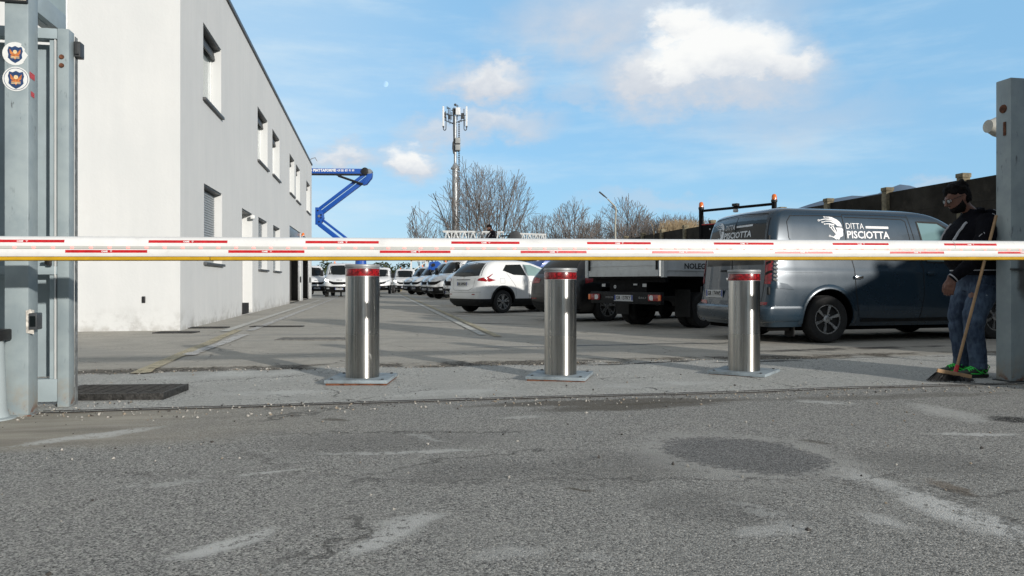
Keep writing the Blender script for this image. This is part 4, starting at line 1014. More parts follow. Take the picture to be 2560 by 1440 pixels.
def samp(pl, u):
    """point at parameter u (0..1 by vertex index) on a polyline"""
    k = u*(len(pl)-1); i = min(int(k), len(pl)-2); f = k-i; return (pl[i][0]*(1-f)+pl[i+1][0]*f, pl[i][1]*(1-f)+pl[i+1][1]*f)
def patch(mb, fn, bot, top, n=10, m=6, mi=None):
    """surface patch between bottom and top polylines (2-D) mapped by fn"""
    vs = []
    for j in range(m+1):
        for i in range(n+1):
            a, b = samp(bot, i/n), samp(top, i/n); f = j/m; vs.append(fn(a[0]*(1-f)+b[0]*f, a[1]*(1-f)+b[1]*f))
    mb.add(vs, [(j*(n+1)+i, j*(n+1)+i+1, (j+1)*(n+1)+i+1, (j+1)*(n+1)+i) for j in range(m) for i in range(n)], mi)
def seam(mb, fn, pts, w=.008, seg=5, mi=None):
    q = []
    for i in range(len(pts)-1):
        for k in range(seg): f = k/seg; q.append((pts[i][0]*(1-f)+pts[i+1][0]*f, pts[i][1]*(1-f)+pts[i+1][1]*f))
    q.append(pts[-1]); stroke(mb, q, w, fn, mi)
def carpaint(name, col, rough=.28, metal=.3, dusty=.25, coat=.9):
    m, t, b = newmat(name); v = t.obj(); x, y, z = t.sep(v); n = t.noise(v, 2.2, 5, .6); fl = t.noise(v, 900, 2)
    c = t.mix(tuple(q*.92 for q in col), tuple(min(1, q*1.08) for q in col), fl)
    dust = z.ss(.95, .25)*n.ss(.35, .7)*dusty; c = t.mix(c, (.20, .18, .15), dust)
    t.link(c, b.inputs['Base Color']); t.link(n*.10+rough-.05+dust*.5, b.inputs['Roughness']); b.inputs['Metallic'].default_value = metal
    b.inputs['Coat Weight'].default_value = coat; b.inputs['Coat Roughness'].default_value = .04
    t.link(t.bump(t.noise(v, 3.0, 2), .04, .02), b.inputs['Normal']); return m
p_dark = carpaint('dark_blue_grey_metallic', (0.013, 0.032, 0.052), .27, .15, .04, .75)
p_white = carpaint('white_car_paint', (0.74, 0.75, 0.75), .30, 0, .12)
p_black = carpaint('black_car_paint', (0.006, 0.0065, 0.008), .30, 0, .12, .35)
p_blue = carpaint('blue_machine_paint', (0.008, 0.075, 0.36), .35, 0, .15, .5)
m_well = M('wheel_well_black', (0.004, 0.004, 0.004), .95, spec=.05)
m_trim = M('black_trim_plastic', (0.011, 0.012, 0.013), .6, 0, .2, 9, dirt=.15, spec=.25)
m_rim = M('alloy_rim', (0.50, 0.51, 0.52), .28, .85, .06, 9, dirt=.2)
m_rimd = M('dark_rim_barrel', (0.03, 0.03, 0.03), .6, .3)
m_chrome = M('chrome', (0.75, 0.75, 0.75), .12, 1.0, .02)
m_lampg = M('clear_headlamp', (0.45, 0.48, 0.50), .08, .3, .2, 20, coat=1)
m_seam = M('panel_gap', (0.006, 0.006, 0.007), .8)
def mat_headlit():
    m, t, b = newmat('lit_headlamp'); b.inputs['Base Color'].default_value = (.9, .9, .85, 1); b.inputs['Emission Color'].default_value = (1, .96, .85, 1); b.inputs['Emission Strength'].default_value = 3.5; return m
m_headlit = mat_headlit()
def cut(o, cyls):
    """carve wheel wells: list of (x, z, r, halfwidth range)"""
    for x, z, r, y0, y1 in cyls:
        c = MB(); c.lathe([(r, y0), (r, y1)], 40, 'y', (x, 0, z)); co = c.build('cutter', m_well)
        md = o.modifiers.new('b', 'BOOLEAN'); md.operation = 'DIFFERENCE'; md.object = co; md.solver = 'EXACT'
        o.data.materials.append(m_well) if m_well.name not in [q.name for q in o.data.materials] else None
        dg = bpy.context.evaluated_depsgraph_get(); me = bpy.data.meshes.new_from_object(o.evaluated_get(dg)); o.modifiers.clear(); old = o.data; o.data = me
        me.name = old.name; bpy.data.objects.remove(co)
    me = o.data; k = len(me.materials)-1
    for i, mt in enumerate(me.materials):
        if mt == m_well: k = i
    for p in me.polygons:
        c = p.center
        for x, z, r, y0, y1 in cyls:
            if abs(math.hypot(c.x-x, c.z-z)-r) < r*.03 and y0-.01 < c.y < y1+.01 and abs(p.normal.y) < .5: p.material_index = k; p.use_smooth = False
            if (abs(c.y-y0) < .004 or abs(c.y-y1) < .004) and math.hypot(c.x-x, c.z-z) < r and abs(p.normal.y) > .9: p.material_index = k; p.use_smooth = False
def wheel(par, x, y, R_, w_, rr, n, style='twin', steer=0.0):
    """y signed: outer face looks away from the centre line. wheel > tyre, rim"""
    sg = 1 if y > 0 else -1
    o = bpy.data.objects.new('wheel', None); C.objects.link(o); o.parent = par; o.location = (x, y, R_); o.rotation_euler = (0, 0, steer)
    t_ = MB(); hw = w_/2
    t_.lathe([(rr, -hw*.9), (rr+.02, -hw), (R_*.93, -hw*.96), (R_*.985, -hw*.78), (R_, -hw*.5), (R_, hw*.5), (R_*.985, hw*.78), (R_*.93, hw*.96), (rr+.02, hw), (rr, hw*.9)], 40, 'y', closed=True)
    for q in (-.45, -.15, .15, .45): t_.lathe([(R_-.001, hw*q-.006), (R_+.0025, hw*q-.004), (R_+.0025, hw*q+.004), (R_-.001, hw*q+.006)], 40, 'y')
    t_.build('tyre', m_rubber, o, smooth=True, recalc=True)
    r_ = MB(); yo = sg*hw*.80
    r_.lathe([(rr, -hw*.85), (rr*.94, -hw*.8), (rr*.9, 0), (rr*.94, hw*.8), (rr, hw*.85)], 32, 'y', mi=1, caps=False)
    r_.lathe([(rr*.93, yo*1.08), (rr*1.02, yo*1.08), (rr*1.02, yo*.9), (rr*.93, yo*.9)], 40, 'y', closed=True, mi=0)
    if style == 'steel':
        r_.lathe([(rr*.95, yo*.7), (rr*.6, yo*.35), (rr*.35, yo*.8), (.02, yo*.85)], 24, 'y', mi=0)
    else:
        r_.lathe([(rr*.92, yo*.1), (.02, yo*.1)], 24, 'y', mi=1)
        for k in range(n):
            a = 2*math.pi*k/n+.3
            offs = (-.13, .13) if style == 'twin' else (0,)
            for da in offs:
                if style == 'twin':
                    p0 = Vector((math.cos(a+da*.6)*rr*.20, yo*.80, math.sin(a+da*.6)*rr*.20)); p1 = Vector((math.cos(a+da*1.5)*rr*.96, yo*1.0, math.sin(a+da*1.5)*rr*.96)); wd_ = (.09*rr, .075*rr)
                    d = p1-p0; sd = Vector((-math.sin(a), 0, math.cos(a)))
                    r_.prism([(0, -wd_[0]), (1, -wd_[1]), (1, wd_[1]), (0, wd_[0])], lambda f, b, k_: p0+d*f+sd*b+Vector((0, k_, 0)), -sg*.02, mi=0)
                else:      # turbine blade
                    pts = [(.20, -.10), (.50, -.02-.09), (.96, -.16), (.96, .16), (.50, .13), (.20, .10)]
                    r_.prism(pts, lambda f, b, k_: Vector((math.cos(a+b*1.0/(f+.35))*rr*f, yo*(.78+.24*f)+k_, math.sin(a+b*1.0/(f+.35))*rr*f)), -sg*.018, mi=0)
        r_.lathe([(rr*.26, yo*.55), (rr*.25, yo*.9), (rr*.14, yo*.96), (.005, yo*.97)], 20, 'y', mi=0)
        for k in range(5 if style == 'twin' else 6):
            a = 2*math.pi*k/(5 if style == 'twin' else 6); r_.lathe([(rr*.045, yo*.8), (rr*.045, yo*1.02), (.003, yo*1.03)], 8, 'y', (math.cos(a)*rr*.33*(1 if style != 'twin' else .55), 0, math.sin(a)*rr*.33*(1 if style != 'twin' else .55)), mi=1 if style == 'twin' else 0)
    r_.build('rim', [m_rim, m_rimd], o, smooth=True, ang=30)
    return o
def skirt(B, z0, z1, off, mat, par, cyls, name):
    n = 4; lv = []
    for i in range(n+1):
        z = z0+(z1-z0)*i/n; p = B.par(z); o_ = off if i < n else .001; lv.append((z, p[0]-o_, p[1]+o_, p[2]+o_, *p[3:]))
    lv.append((z1+.004, lv[-1][1]+.06, lv[-1][2]-.06, lv[-1][3]-.06, *lv[-1][4:]))
    o = Body(lv).mesh(2).build(name, mat, par, smooth=True, ang=50); cut(o, cyls); return o
def plate(par, s, fn, w_=.50, h_=.105, label=None):
    m_ = MB(); m_.prism([(-w_/2, 0), (w_/2, 0), (w_/2, h_), (-w_/2, h_)], lambda a, b, k: fn(a, b, k), .006); o = m_.build('licence_plate', m_plate, par)
    q = MB(); stroke(q, [(-w_/2+.002, h_/2), (-w_/2+.038, h_/2)], h_-.004, lambda a, b: fn(a, b, .0075)); stroke(q, [(w_/2-.038, h_/2), (w_/2-.002, h_/2)], h_-.004, lambda a, b: fn(a, b, .0075)); q.build('blue_band', m_blueband, o, recalc=False)
    q = MB(); put_text(q, s, .098, lambda a, b: fn(a, b+.018, .008), bold=.0035, space=1.05, center=True, width=w_-.10); q.build('lettering', m_txtk, o, recalc=False)
    q = MB(); q.prism([(-w_/2-.01, -.014), (w_/2+.01, -.014), (w_/2+.01, -.002), (-w_/2-.01, -.002)], lambda a, b, k: fn(a, b, k), .008); q.build('plate_frame', m_plate, o)
    return o
def place(o, p, heading): o.location = (p[0], p[1], 0); o.rotation_euler = (0, 0, R(90-heading))
def logo_head(m_, fn, s):
    """line-drawing of a helmeted head with circuit strands, unit box about 1 high; face looks to +x"""
    f = lambda a, b: fn(a*s, b*s)
    # face and neck
    poly = [(.62, 1.0), (.80, .93), (.93, .80), (.98, .62), (.82, .60), (.98, .55), (1.02, .46), (.98, .40), (1.04, .30), (.98, .26), (.99, .18), (.86, .12), (.80, .0), (.66, .08), (.50, .14), (.62, .20), (.70, .34), (.74, .50), (.64, .62), (.70, .74)]
    # triangulate by fan strips: left boundary / right boundary pairs
    L = [(.80, .0), (.62, .10), (.60, .17), (.70, .26), (.74, .36), (.74, .46), (.70, .56)]; Rr = [(.80, .0), (.86, .12), (.99, .18), (1.0, .28), (1.0, .38), (1.02, .46), (.97, .56)]
    for i in range(len(L)-1): m_.add([f(*L[i]), f(*Rr[i]), f(*Rr[i+1]), f(*L[i+1])], [(0, 1, 2, 3)])
    L = [(.78, .63), (.72, .70), (.66, .80), (.60, .90), (.46, 1.0)]; Rr = [(.98, .60), (.96, .72), (.90, .83), (.80, .93), (.62, 1.02)]
    for i in range(len(L)-1): m_.add([f(*L[i]), f(*Rr[i]), f(*Rr[i+1]), f(*L[i+1])], [(0, 1, 2, 3)])
    stroke(m_, [(.62, 1.0), (.46, 1.03), (.33, 1.03)], [.06, .04, .03], f)
    stroke(m_, [(.72, .86), (.52, .93), (.30, .94), (.06, .88)], [.10, .06, .04, .03], f)
    stroke(m_, [(.70, .76), (.50, .85), (.30, .84), (.20, .80)], [.08, .05, .03, .03], f)
    stroke(m_, [(.66, .68), (.46, .72), (.30, .72)], [.07, .05, .03], f)
    stroke(m_, [(.60, .62), (.66, .44), (.72, .30)], [.05, .05, .06], f)
    stroke(m_, [(.50, .56), (.60, .40), (.70, .28)], [.04, .04, .05], f)
    stroke(m_, [(.72, .06), (.58, .12), (.46, .16)], [.12, .05, .03], f)
    for a, b, r0, r1 in ((.02, .87, .022, .045), (.28, 1.03, .018, .038), (.16, .79, .018, .038), (.25, .71, .018, .038), (.42, .17, .022, .045), (.50, .62, .045, .075)): disc(m_, a, b, r0, r1, f, 14)

# ---------------------------------------------------------------- dark panel van
def build_van():
    r_ = thing('panel_van', 'dark blue grey panel van with white head logo and lettering parked at the right', 'van')
    # (z, xr, xf, w, rr, fl, fw, fb, rb)
    B = Body([(.24, .06, 4.90, .90, .10, .50, .45, .10, .03), (.34, .0, 5.00, .955, .13, .55, .5, .12, .04), (.50, -.02, 5.04, .985, .14, .55, .5, .12, .04), (.78, .02, 5.03, .99, .12, .55, .5, .12, .03), (.90, .03, 5.0, .985, .12, .55, .5, .12, .03), (1.02, .04, 4.88, .978, .12, .5, .5, .12, .03),
              (1.10, .045, 4.62, .965, .12, .45, .5, .12, .03), (1.18, .05, 4.30, .955, .12, .40, .5, .10, .03), (1.40, .07, 3.98, .932, .12, .35, .45, .09, .03), (1.62, .10, 3.66, .902, .13, .33, .42, .09, .04), (1.80, .14, 3.36, .868, .14, .3, .40, .09, .05), (1.90, .19, 3.12, .835, .15, .3, .4, .09, .06), (1.955, .26, 2.85, .77, .2, .3, .4, .08, .06), (1.985, .42, 2.5, .62, .2, .3, .35, .06, .05), (1.995, .8, 2.2, .30, .15, .2, .2, .03, .02)])
    m_ = B.mesh(4); bo = m_.build('body', p_dark, r_, smooth=True, ang=50)
    ZW = .345; R_ = .345
    XR, XF = 1.0, 4.05
    cut(bo, [(XR, ZW+.02, .42, -1.1, -.62), (XF, ZW+.02, .42, -1.1, -.62), (XR, ZW+.02, .42, .62, 1.1), (XF, ZW+.02, .42, .62, 1.1)])
    for x in (XR, XF):
        for y in (-.86, .86): wheel(r_, x, y, R_, .22, .215, 6, 'turbine')
    for x in (XR, XF):          # arch flares
        for sg in (-1, 1):
            f_ = MB(); vs = []; K = 22
            for i in range(K+1):
                a = math.pi*(-.06+1.12*i/K); 
                for rr_, off in ((.418, .002), (.425, .018), (.468, .016), (.495, -.004)):
                    px_, pz_ = x+rr_*math.cos(a), ZW+.02+rr_*math.sin(a); vs.append((px_, sg*(B.sy(px_, max(.25, pz_))+off), pz_))
            f_.add(vs, [(i*4+k, i*4+k+1, i*4+k+5, i*4+k+4) for i in range(K) for k in range(3)]); f_.build('wheel_arch', p_dark, r_, smooth=True, recalc=False, ang=60)
    S_ = B.side(-1, .002); SL = B.side(1, .002)
    for fn in (S_, SL):
        q = MB()
        seam(q, fn, [(.44, 1.85), (.37, 1.76), (.38, 1.52), (.50, 1.36), (.70, 1.28), (1.36, 1.24)], .010, 8); seam(q, fn, [(.44, 1.85), (.9, 1.86), (1.31, 1.855)], .010, 8)
        seam(q, fn, [(1.31, 1.92), (1.34, 1.5), (1.44, 1.1), (1.46, .72), (1.52, .38)], .012, 8); seam(q, fn, [(2.46, 1.90), (2.56, 1.45), (2.66, 1.1), (2.66, .7), (2.60, .36)], .012, 8)
        seam(q, fn, [(1.32, 1.885), (2.0, 1.885), (2.47, 1.87)], .009, 8); seam(q, fn, [(1.53, .36), (2.2, .34), (2.8, .35), (3.6, .35)], .010, 8)
        seam(q, fn, [(1.36, 1.845), (2.36, 1.83), (2.42, 1.80), (2.52, 1.20), (1.44, 1.22)], .012, 8)
        seam(q, fn, [(3.62, .40), (3.70, .9), (3.75, 1.15)], .009, 6)
        seam(q, fn, [(.12, 1.02), (.9, 1.02)], .003, 8)
        q.build('panel_gap', m_seam, r_, recalc=False)
    for fn, sg in ((S_, -1), (SL, 1)):
        q = MB(); patch(q, fn, [(2.74, 1.19), (3.2, 1.185), (3.80, 1.18)], [(2.62, 1.80), (3.00, 1.78), (3.36, 1.58)], 12, 8); q.build('side_window', M('tinted_side_glass', (0.16, 0.26, 0.27), .10, 0, .05, 2, coat=.4), r_, recalc=False, smooth=True)
        q = MB(); fnt = lambda a, b: fn(a, b, .003)
        seam(q, fnt, [(2.74, 1.19), (2.62, 1.80), (3.00, 1.79), (3.36, 1.60), (3.80, 1.18), (2.74, 1.19)], .028, 8); q.build('window_trim', m_trim, r_, recalc=False)
        q = MB(); q.box((1.49, sg*(B.sy(1.49, .96)+.024), .955), (.14, .036, .050)); q.build('door_handle', m_chrome, r_, bevel=.012)
        q = MB(); q.box((2.78, sg*(B.sy(2.98, 1.04)+.022), 1.02), (.14, .034, .042)); q.build('door_handle', p_dark, r_, bevel=.012)
        q = MB(); patch(q, lambda a, b: fn(a, b, .006), [(1.56, .30), (3.58, .30)], [(1.56, .345), (3.58, .345)], 12, 2); q.build('sill_strip', m_trim, r_, recalc=False)
        q = MB(); q.box((3.72, sg*1.03, 1.30), (.12, .22, .24)); q.build('side_mirror', m_trim, r_, bevel=.04)
    # rear face (doors, lights, glass, bumper)
    Rr = B.rear(.002)
    q = MB(); patch(q, Rr, [(.80, 1.14), (-.80, 1.14)], [(.74, 1.875), (.0, 1.90), (-.74, 1.875)], 14, 8); q.build('rear_window', m_glass, r_, recalc=False, smooth=True)
    q = MB(); seam(q, lambda a, b: Rr(a, b, .002), [(0, .52), (0, 1.88)], .014, 14); seam(q, Rr, [(.84, .52), (-.84, .52)], .012, 8); seam(q, Rr, [(.82, .52), (.86, 1.1), (.79, 1.885), (0, 1.925), (-.79, 1.885), (-.86, 1.1), (-.82, .52)], .012, 10); q.build('door_gap', m_seam, r_, recalc=False)
    q = MB(); q.box((-.03, .12, 1.06), (.03, .22, .035)); q.build('door_handle', m_trim, r_, bevel=.01)
    q = MB(); q.box((.0, .05, .93), (.05, .12, .05)); q.build('lock', m_chrome, r_, bevel=.018)
    for sg in (-1, 1):
        q = MB(); fnl = lambda a, b, k=0: (B.rx(a, b)-.004-k if abs(a) < .90 else B.rx(a, b)-.004-k, a, b)
        patch(q, lambda a, b: (B.rx(a, b)-.008, a, b), [(sg*.86, .86), (sg*.965, .86)], [(sg*.84, 1.42), (sg*.925, 1.42)], 5, 8); tl = q.build('tail_light', m_tail, r_, recalc=False)
        q = MB(); 
        for k in range(9): q.box((B.rx(sg*.9, .95+.05*k)+.07, sg*(B.sy(.14, .95+.05*k)+.006), .92+.055*k), (.07, .012, .030), Matrix.Rotation(R(18), 3, 'Y'))
        q.build('light_ribs', m_darksteel, tl)
        q = MB()
        for k in range(3): patch(q, lambda a, b: (B.rx(a, b)-.011, a, b), [(sg*.865, .98+.15*k), (sg*.955, 1.02+.15*k)], [(sg*.865, 1.02+.15*k), (sg*.95, 1.06+.15*k)], 3, 1)
        q.build('lamp_bar', m_trim, tl, recalc=False)
        q = MB(); q.box((.045, sg*.93, 1.50), (.03, .05, .11)); q.box((.03, sg*.945, .76), (.03, .05, .11)); q.build('hinge', m_trim, r_, bevel=.008)
        q = MB(); patch(q, lambda a, b: (B.rx(a, b)-.006, a, b), [(sg*.66, .545), (sg*.93, .56)], [(sg*.70, .60), (sg*.94, .60)], 6, 2); q.build('reflector', m_tail, r_, recalc=False)
    # bumper
    Bb = Body([(.30, -.03, .60, .93, .12, .1, .1, 0, .04), (.36, -.085, .60, .985, .14, .05, .05, 0, .05), (.50, -.10, .60, 1.0, .15, .05, .05, 0, .05), (.54, -.075, .58, .995, .15, .05, .05, 0, .04), (.545, -.0, .56, .95, .1, .05, .05, 0, .03)])
    bm_ = Bb.mesh(2); bb_ = bm_.build('rear_bumper', p_dark, r_, smooth=True, ang=50); cut(bb_, [(XR, ZW+.02, .425, -1.2, 1.2)])
    q = MB(); patch(q, B.side(-1, .012), [(.06, .80), (.42, .78)], [(.06, .90), (.30, .86)], 6, 3); q.build('corner_ridge', p_dark, r_, recalc=False, smooth=True)
    q = MB(); q.bb(.1, 4.9, -.80, .80, .18, .30); q.build('underbody', m_well, r_)
    for sg in (-1, 1): q = MB(); q.bb(.50, .515, sg*.76-.1, sg*.76+.12, .10, .46); q.build('mud_flap', m_rubber, r_)
    q = MB(); q.bb(3.9, 4.6, -.02, .0, 1.2, 1.25)
    plate(r_, 'GR 174WS', lambda a, b, k=0: (B.rx(0, .7)-.012-k, .44-a, .66+b))
    # lettering on the side panel (right side, x runs toward the front = left to right for the viewer)
    fs_ = lambda a, b: S_(a, b, .003)
    q = MB(); logo_head(q, lambda a, b: fs_(.90+a*1.22, 1.505+b), .325); q.build('logo', m_txtw, r_, recalc=False)
    q = MB(); put_text(q, 'DITTA', .125, lambda a, b: fs_(1.36+a, 1.672+b), width=.31); put_text(q, 'PISCIOTTA', .15, lambda a, b: fs_(1.365+a, 1.535+b), bold=.0035, width=.74)
    stroke(q, [(1.70+.40*i/6, 1.70) for i in range(7)], .034, fs_)
    put_text(q, 'TECHNOLOGY SYSTEM', .055, lambda a, b: fs_(.93+a, 1.445+b), bold=.002, space=1.3, width=1.10); q.build('lettering', m_txtw, r_, recalc=False)
    fr2 = lambda a, b: Rr(-a, b, .005)
    m_let2 = M('pale_grey_lettering', (.62, .65, .68), .5)
    q = MB(); logo_head(q, lambda a, b: fr2(-.62+a, 1.53+b), .29); q.build('logo', m_let2, r_, recalc=False)
    q = MB(); put_text(q, 'DITTA', .11, lambda a, b: fr2(-.29+a, 1.70+b), width=.27, bold=.001); put_text(q, 'PISCIOTTA', .13, lambda a, b: fr2(-.31+a, 1.565+b), bold=.004, width=.76)
    stroke(q, [(.03+.42*i/6, 1.735) for i in range(7)], .030, fr2); q.build('lettering', m_let2, r_, recalc=False)
    return r_
van = build_van(); place(van, (3.38, 11.42), 75.5)

# ---------------------------------------------------------------- flatbed truck seen from behind
def build_flatbed():
    r_ = thing('flatbed_truck', 'white and black flatbed truck seen from behind with amber beacons on its frame', 'truck')
    m_bed = M('grey_white_dropside', (0.58, 0.60, 0.60), .5, .1, .08, 3, dirt=.25); m_ch = M('black_chassis', (0.007, 0.007, 0.008), .7, 0, .3, 6, spec=.15)
    L = 3.5; hw = 1.03; z0, z1 = 1.0, 1.40
    q = MB(); q.bb(.03, L, -hw+.03, hw-.03, .965, 1.0); q.build('deck', m_ch, r_)
    q = MB(); q.bb(0, .028, -hw+.09, hw-.09, z0, z1); g_ = q.build('tailboard', m_bed, r_, bevel=.004)
    q = MB(); 
    for zz in (1.20, 1.345): q.bb(-.012, -.001, -hw+.10, hw-.10, zz, zz+.022)
    q.build('rib', m_bed, g_)
    for sg in (-1, 1):
        q = MB(); q.bb(.09, L, sg*hw-.014, sg*hw+.014, z0, z1); s_ = q.build('side_board', m_bed, r_, bevel=.004)
        q = MB(); q.bb(.10, L-.02, sg*(hw+.015), sg*(hw+.030), 1.105, 1.128); q.build('rib', m_bed, s_)
        q = MB(); q.bb(-.005, .085, sg*hw-.05, sg*hw+.03, z0-.02, z1+.05); q.build('corner_post', m_bed, r_, bevel=.006)
        q = MB(); q.bb(-.03, -.006, sg*(hw-.115)-.02, sg*(hw-.115)+.02, 1.12, z1+.02); q.build('latch', m_trim, r_, bevel=.006)
    S2 = lambda a, b: (.60+a, -hw-.018, 1.145+b)
    q = MB(); put_text(q, 'NOLEGGIO', .145, S2, bold=.004, width=.95); q.build('lettering', m_txtk, r_, recalc=False)
    for sg in (-.44, .44): q = MB(); q.bb(.2, 5.2, sg-.05, sg+.05, .62, .90); q.build('chassis_rail', m_ch, r_)
    for x in (.15, 1.2, 2.2, 3.2): q = MB(); q.bb(x, x+.08, -.98, .98, .89, .965); q.build('cross_member', m_ch, r_)
    q = MB(); q.bb(.05, .15, -.95, .95, .47, .70); q.build('rear_bumper', m_trim, r_, bevel=.012)
    q = MB(); q.bb(.16, .3, -.5, .5, .62, .9); q.build('rear_crossmember', m_ch, r_)
    for sg in (-1, 1):
        q = MB(); q.bb(.02, .048, sg*.98, sg*.66, .535, .655); tl = q.build('tail_light', m_tail, r_, bevel=.008)
        q = MB(); q.bb(.012, .0195, sg*.98, sg*.92, .545, .645); q.build('indicator', m_amber, tl)
        q = MB(); q.lathe([(.05, -.003), (.05, .0)], 16, 'x', (.019, sg*.745, .595)); q.bb(.013, .0185, sg*.79, sg*.74, .55, .64); q.build('reversing_light', M('clear_lens', (.6, .6, .6), .2), tl)
    def fn(a, b, k=0): return (.045-k, -a, .535+b)
    plate(r_, 'GR 137KY', fn)
    q = MB(); put_text(q, 'IVECO', .05, lambda a, b: (.047, .50-a, .575+b), bold=.001, space=1.2, width=.20); put_text(q, 'DAILY', .05, lambda a, b: (.047, -.40-a, .575+b), bold=.001, space=1.2, width=.20); q.build('lettering', M('grey_lettering', (.25, .25, .25), .5), r_, recalc=False)
    q = MB(); q.lathe([(.012, -.003), (.035, -.003), (.035, .0), (.012, .0)], 16, 'x', (.158, .35, .80), closed=True); q.build('round_tag', m_plate, r_)
    for y in (.66, -.46, -.22): q = MB(); q.bb(.14, .149, y-.05, y+.05, .80+(.03 if y == -.22 else 0), .86); q.build('small_label', m_plate, r_)
    for y in (-.88, .88): wheel(r_, 1.25, y*1.0, .345, .20, .20, 6, 'steel'); wheel(r_, 1.25, y*.74, .345, .20, .20, 6, 'steel'); wheel(r_, 4.75, y*.98, .345, .21, .20, 6, 'steel')
    q = MB(); q.tube([(1.25, -.8, .345), (1.25, .8, .345)], .06, 10); q.lathe([(.05, -.15), (.17, -.05), (.17, .05), (.05, .15)], 14, 'y', (1.25, 0, .345)); q.build('axle', m_ch, r_)
    for sg in (-1, 1): q = MB(); q.bb(.82, .84, sg*.62, sg*.99, .22, .75); q.build('mud_flap', m_rubber, r_)
    # head frame behind the cab
    hz = 2.60
    for sg in (-1, 1):
        q = MB(); q.bb(L+.02, L+.10, sg*.97-.04, sg*.97+.04, .95, hz); q.build('frame_post', m_ch, r_, bevel=.008)
        q = MB(); q.lathe([(.055, 0), (.06, .01), (.058, .05)], 18, c=(L+.06, sg*.97, hz+.001)); q.lathe([(.054, .05), (.052, .12), (.040, .155), (.015, .168)], 18, c=(L+.06, sg*.97, hz+.002)); q.build('beacon', m_amber, r_, smooth=True, ang=40)
        q = MB(); q.lathe([(.062, -.01), (.066, .02), (.062, .045)], 18, c=(L+.06, sg*.97, hz+.003)); q.build('beacon_base', m_dark, r_)
    q = MB(); q.bb(L+.03, L+.09, -.929, .929, hz-.07, hz-.015); q.build('frame_beam', m_ch, r_, bevel=.008)
    q = MB(); q.bb(L+.0, L+.10, -.07, .07, hz-.012, hz+.05); q.build('work_lamp', m_dark, r_, bevel=.01); q = MB(); q.lathe([(.05, 0), (.06, .03), (.05, .07)], 14, c=(L+.05, 0, hz-.145)); q.build('work_lamp', m_plate, r_)
    q = MB(); q.bb(L+.04, L+.07, -.93, .93, 1.0, 2.22); q.build('head_board', m_ch, r_); q = MB(); q.bb(L+.03, L+.08, -.93, .93, 2.222, 2.245); q.build('red_edge', m_red, r_)
    q = MB(); q.lathe([(.02, -.002), (.02, 0)], 12, 'x', (L+.039, -.55, 2.12)); q.lathe([(.02, -.002), (.02, 0)], 12, 'x', (L+.039, .7, 2.12)); q.build('bolt', m_plate, r_)
    # cab
    B = Body([(.40, 3.75, 5.70, .92, .08, .3, .4, .08, 0), (.75, 3.72, 5.78, .99, .08, .35, .4, .10, 0), (1.05, 3.72, 5.70, .99, .08, .35, .4, .10, 0), (1.30, 3.72, 5.30, .97, .08, .35, .4, .10, 0), (1.40, 3.72, 5.05, .95, .08, .35, .4, .10, 0), (2.0, 3.76, 4.55, .86, .10, .3, .35, .10, 0), (2.15, 3.84, 4.35, .78, .1, .3, .35, .08, 0), (2.20, 3.95, 4.2, .6, .1, .2, .3, .05, 0)])
    q = B.mesh(3); c_ = q.build('cab', p_white, r_, smooth=True, ang=50); cut(c_, [(4.75, .36, .43, -1.2, 1.2)])
    q = MB(); patch(q, B.rear(.003), [(.55, 1.5), (-.55, 1.5)], [(.5, 1.95), (-.5, 1.95)]); q.build('rear_window', m_glass, r_, recalc=False)
    return r_
fb = build_flatbed(); place(fb, (2.14, 14.40), 53.5)
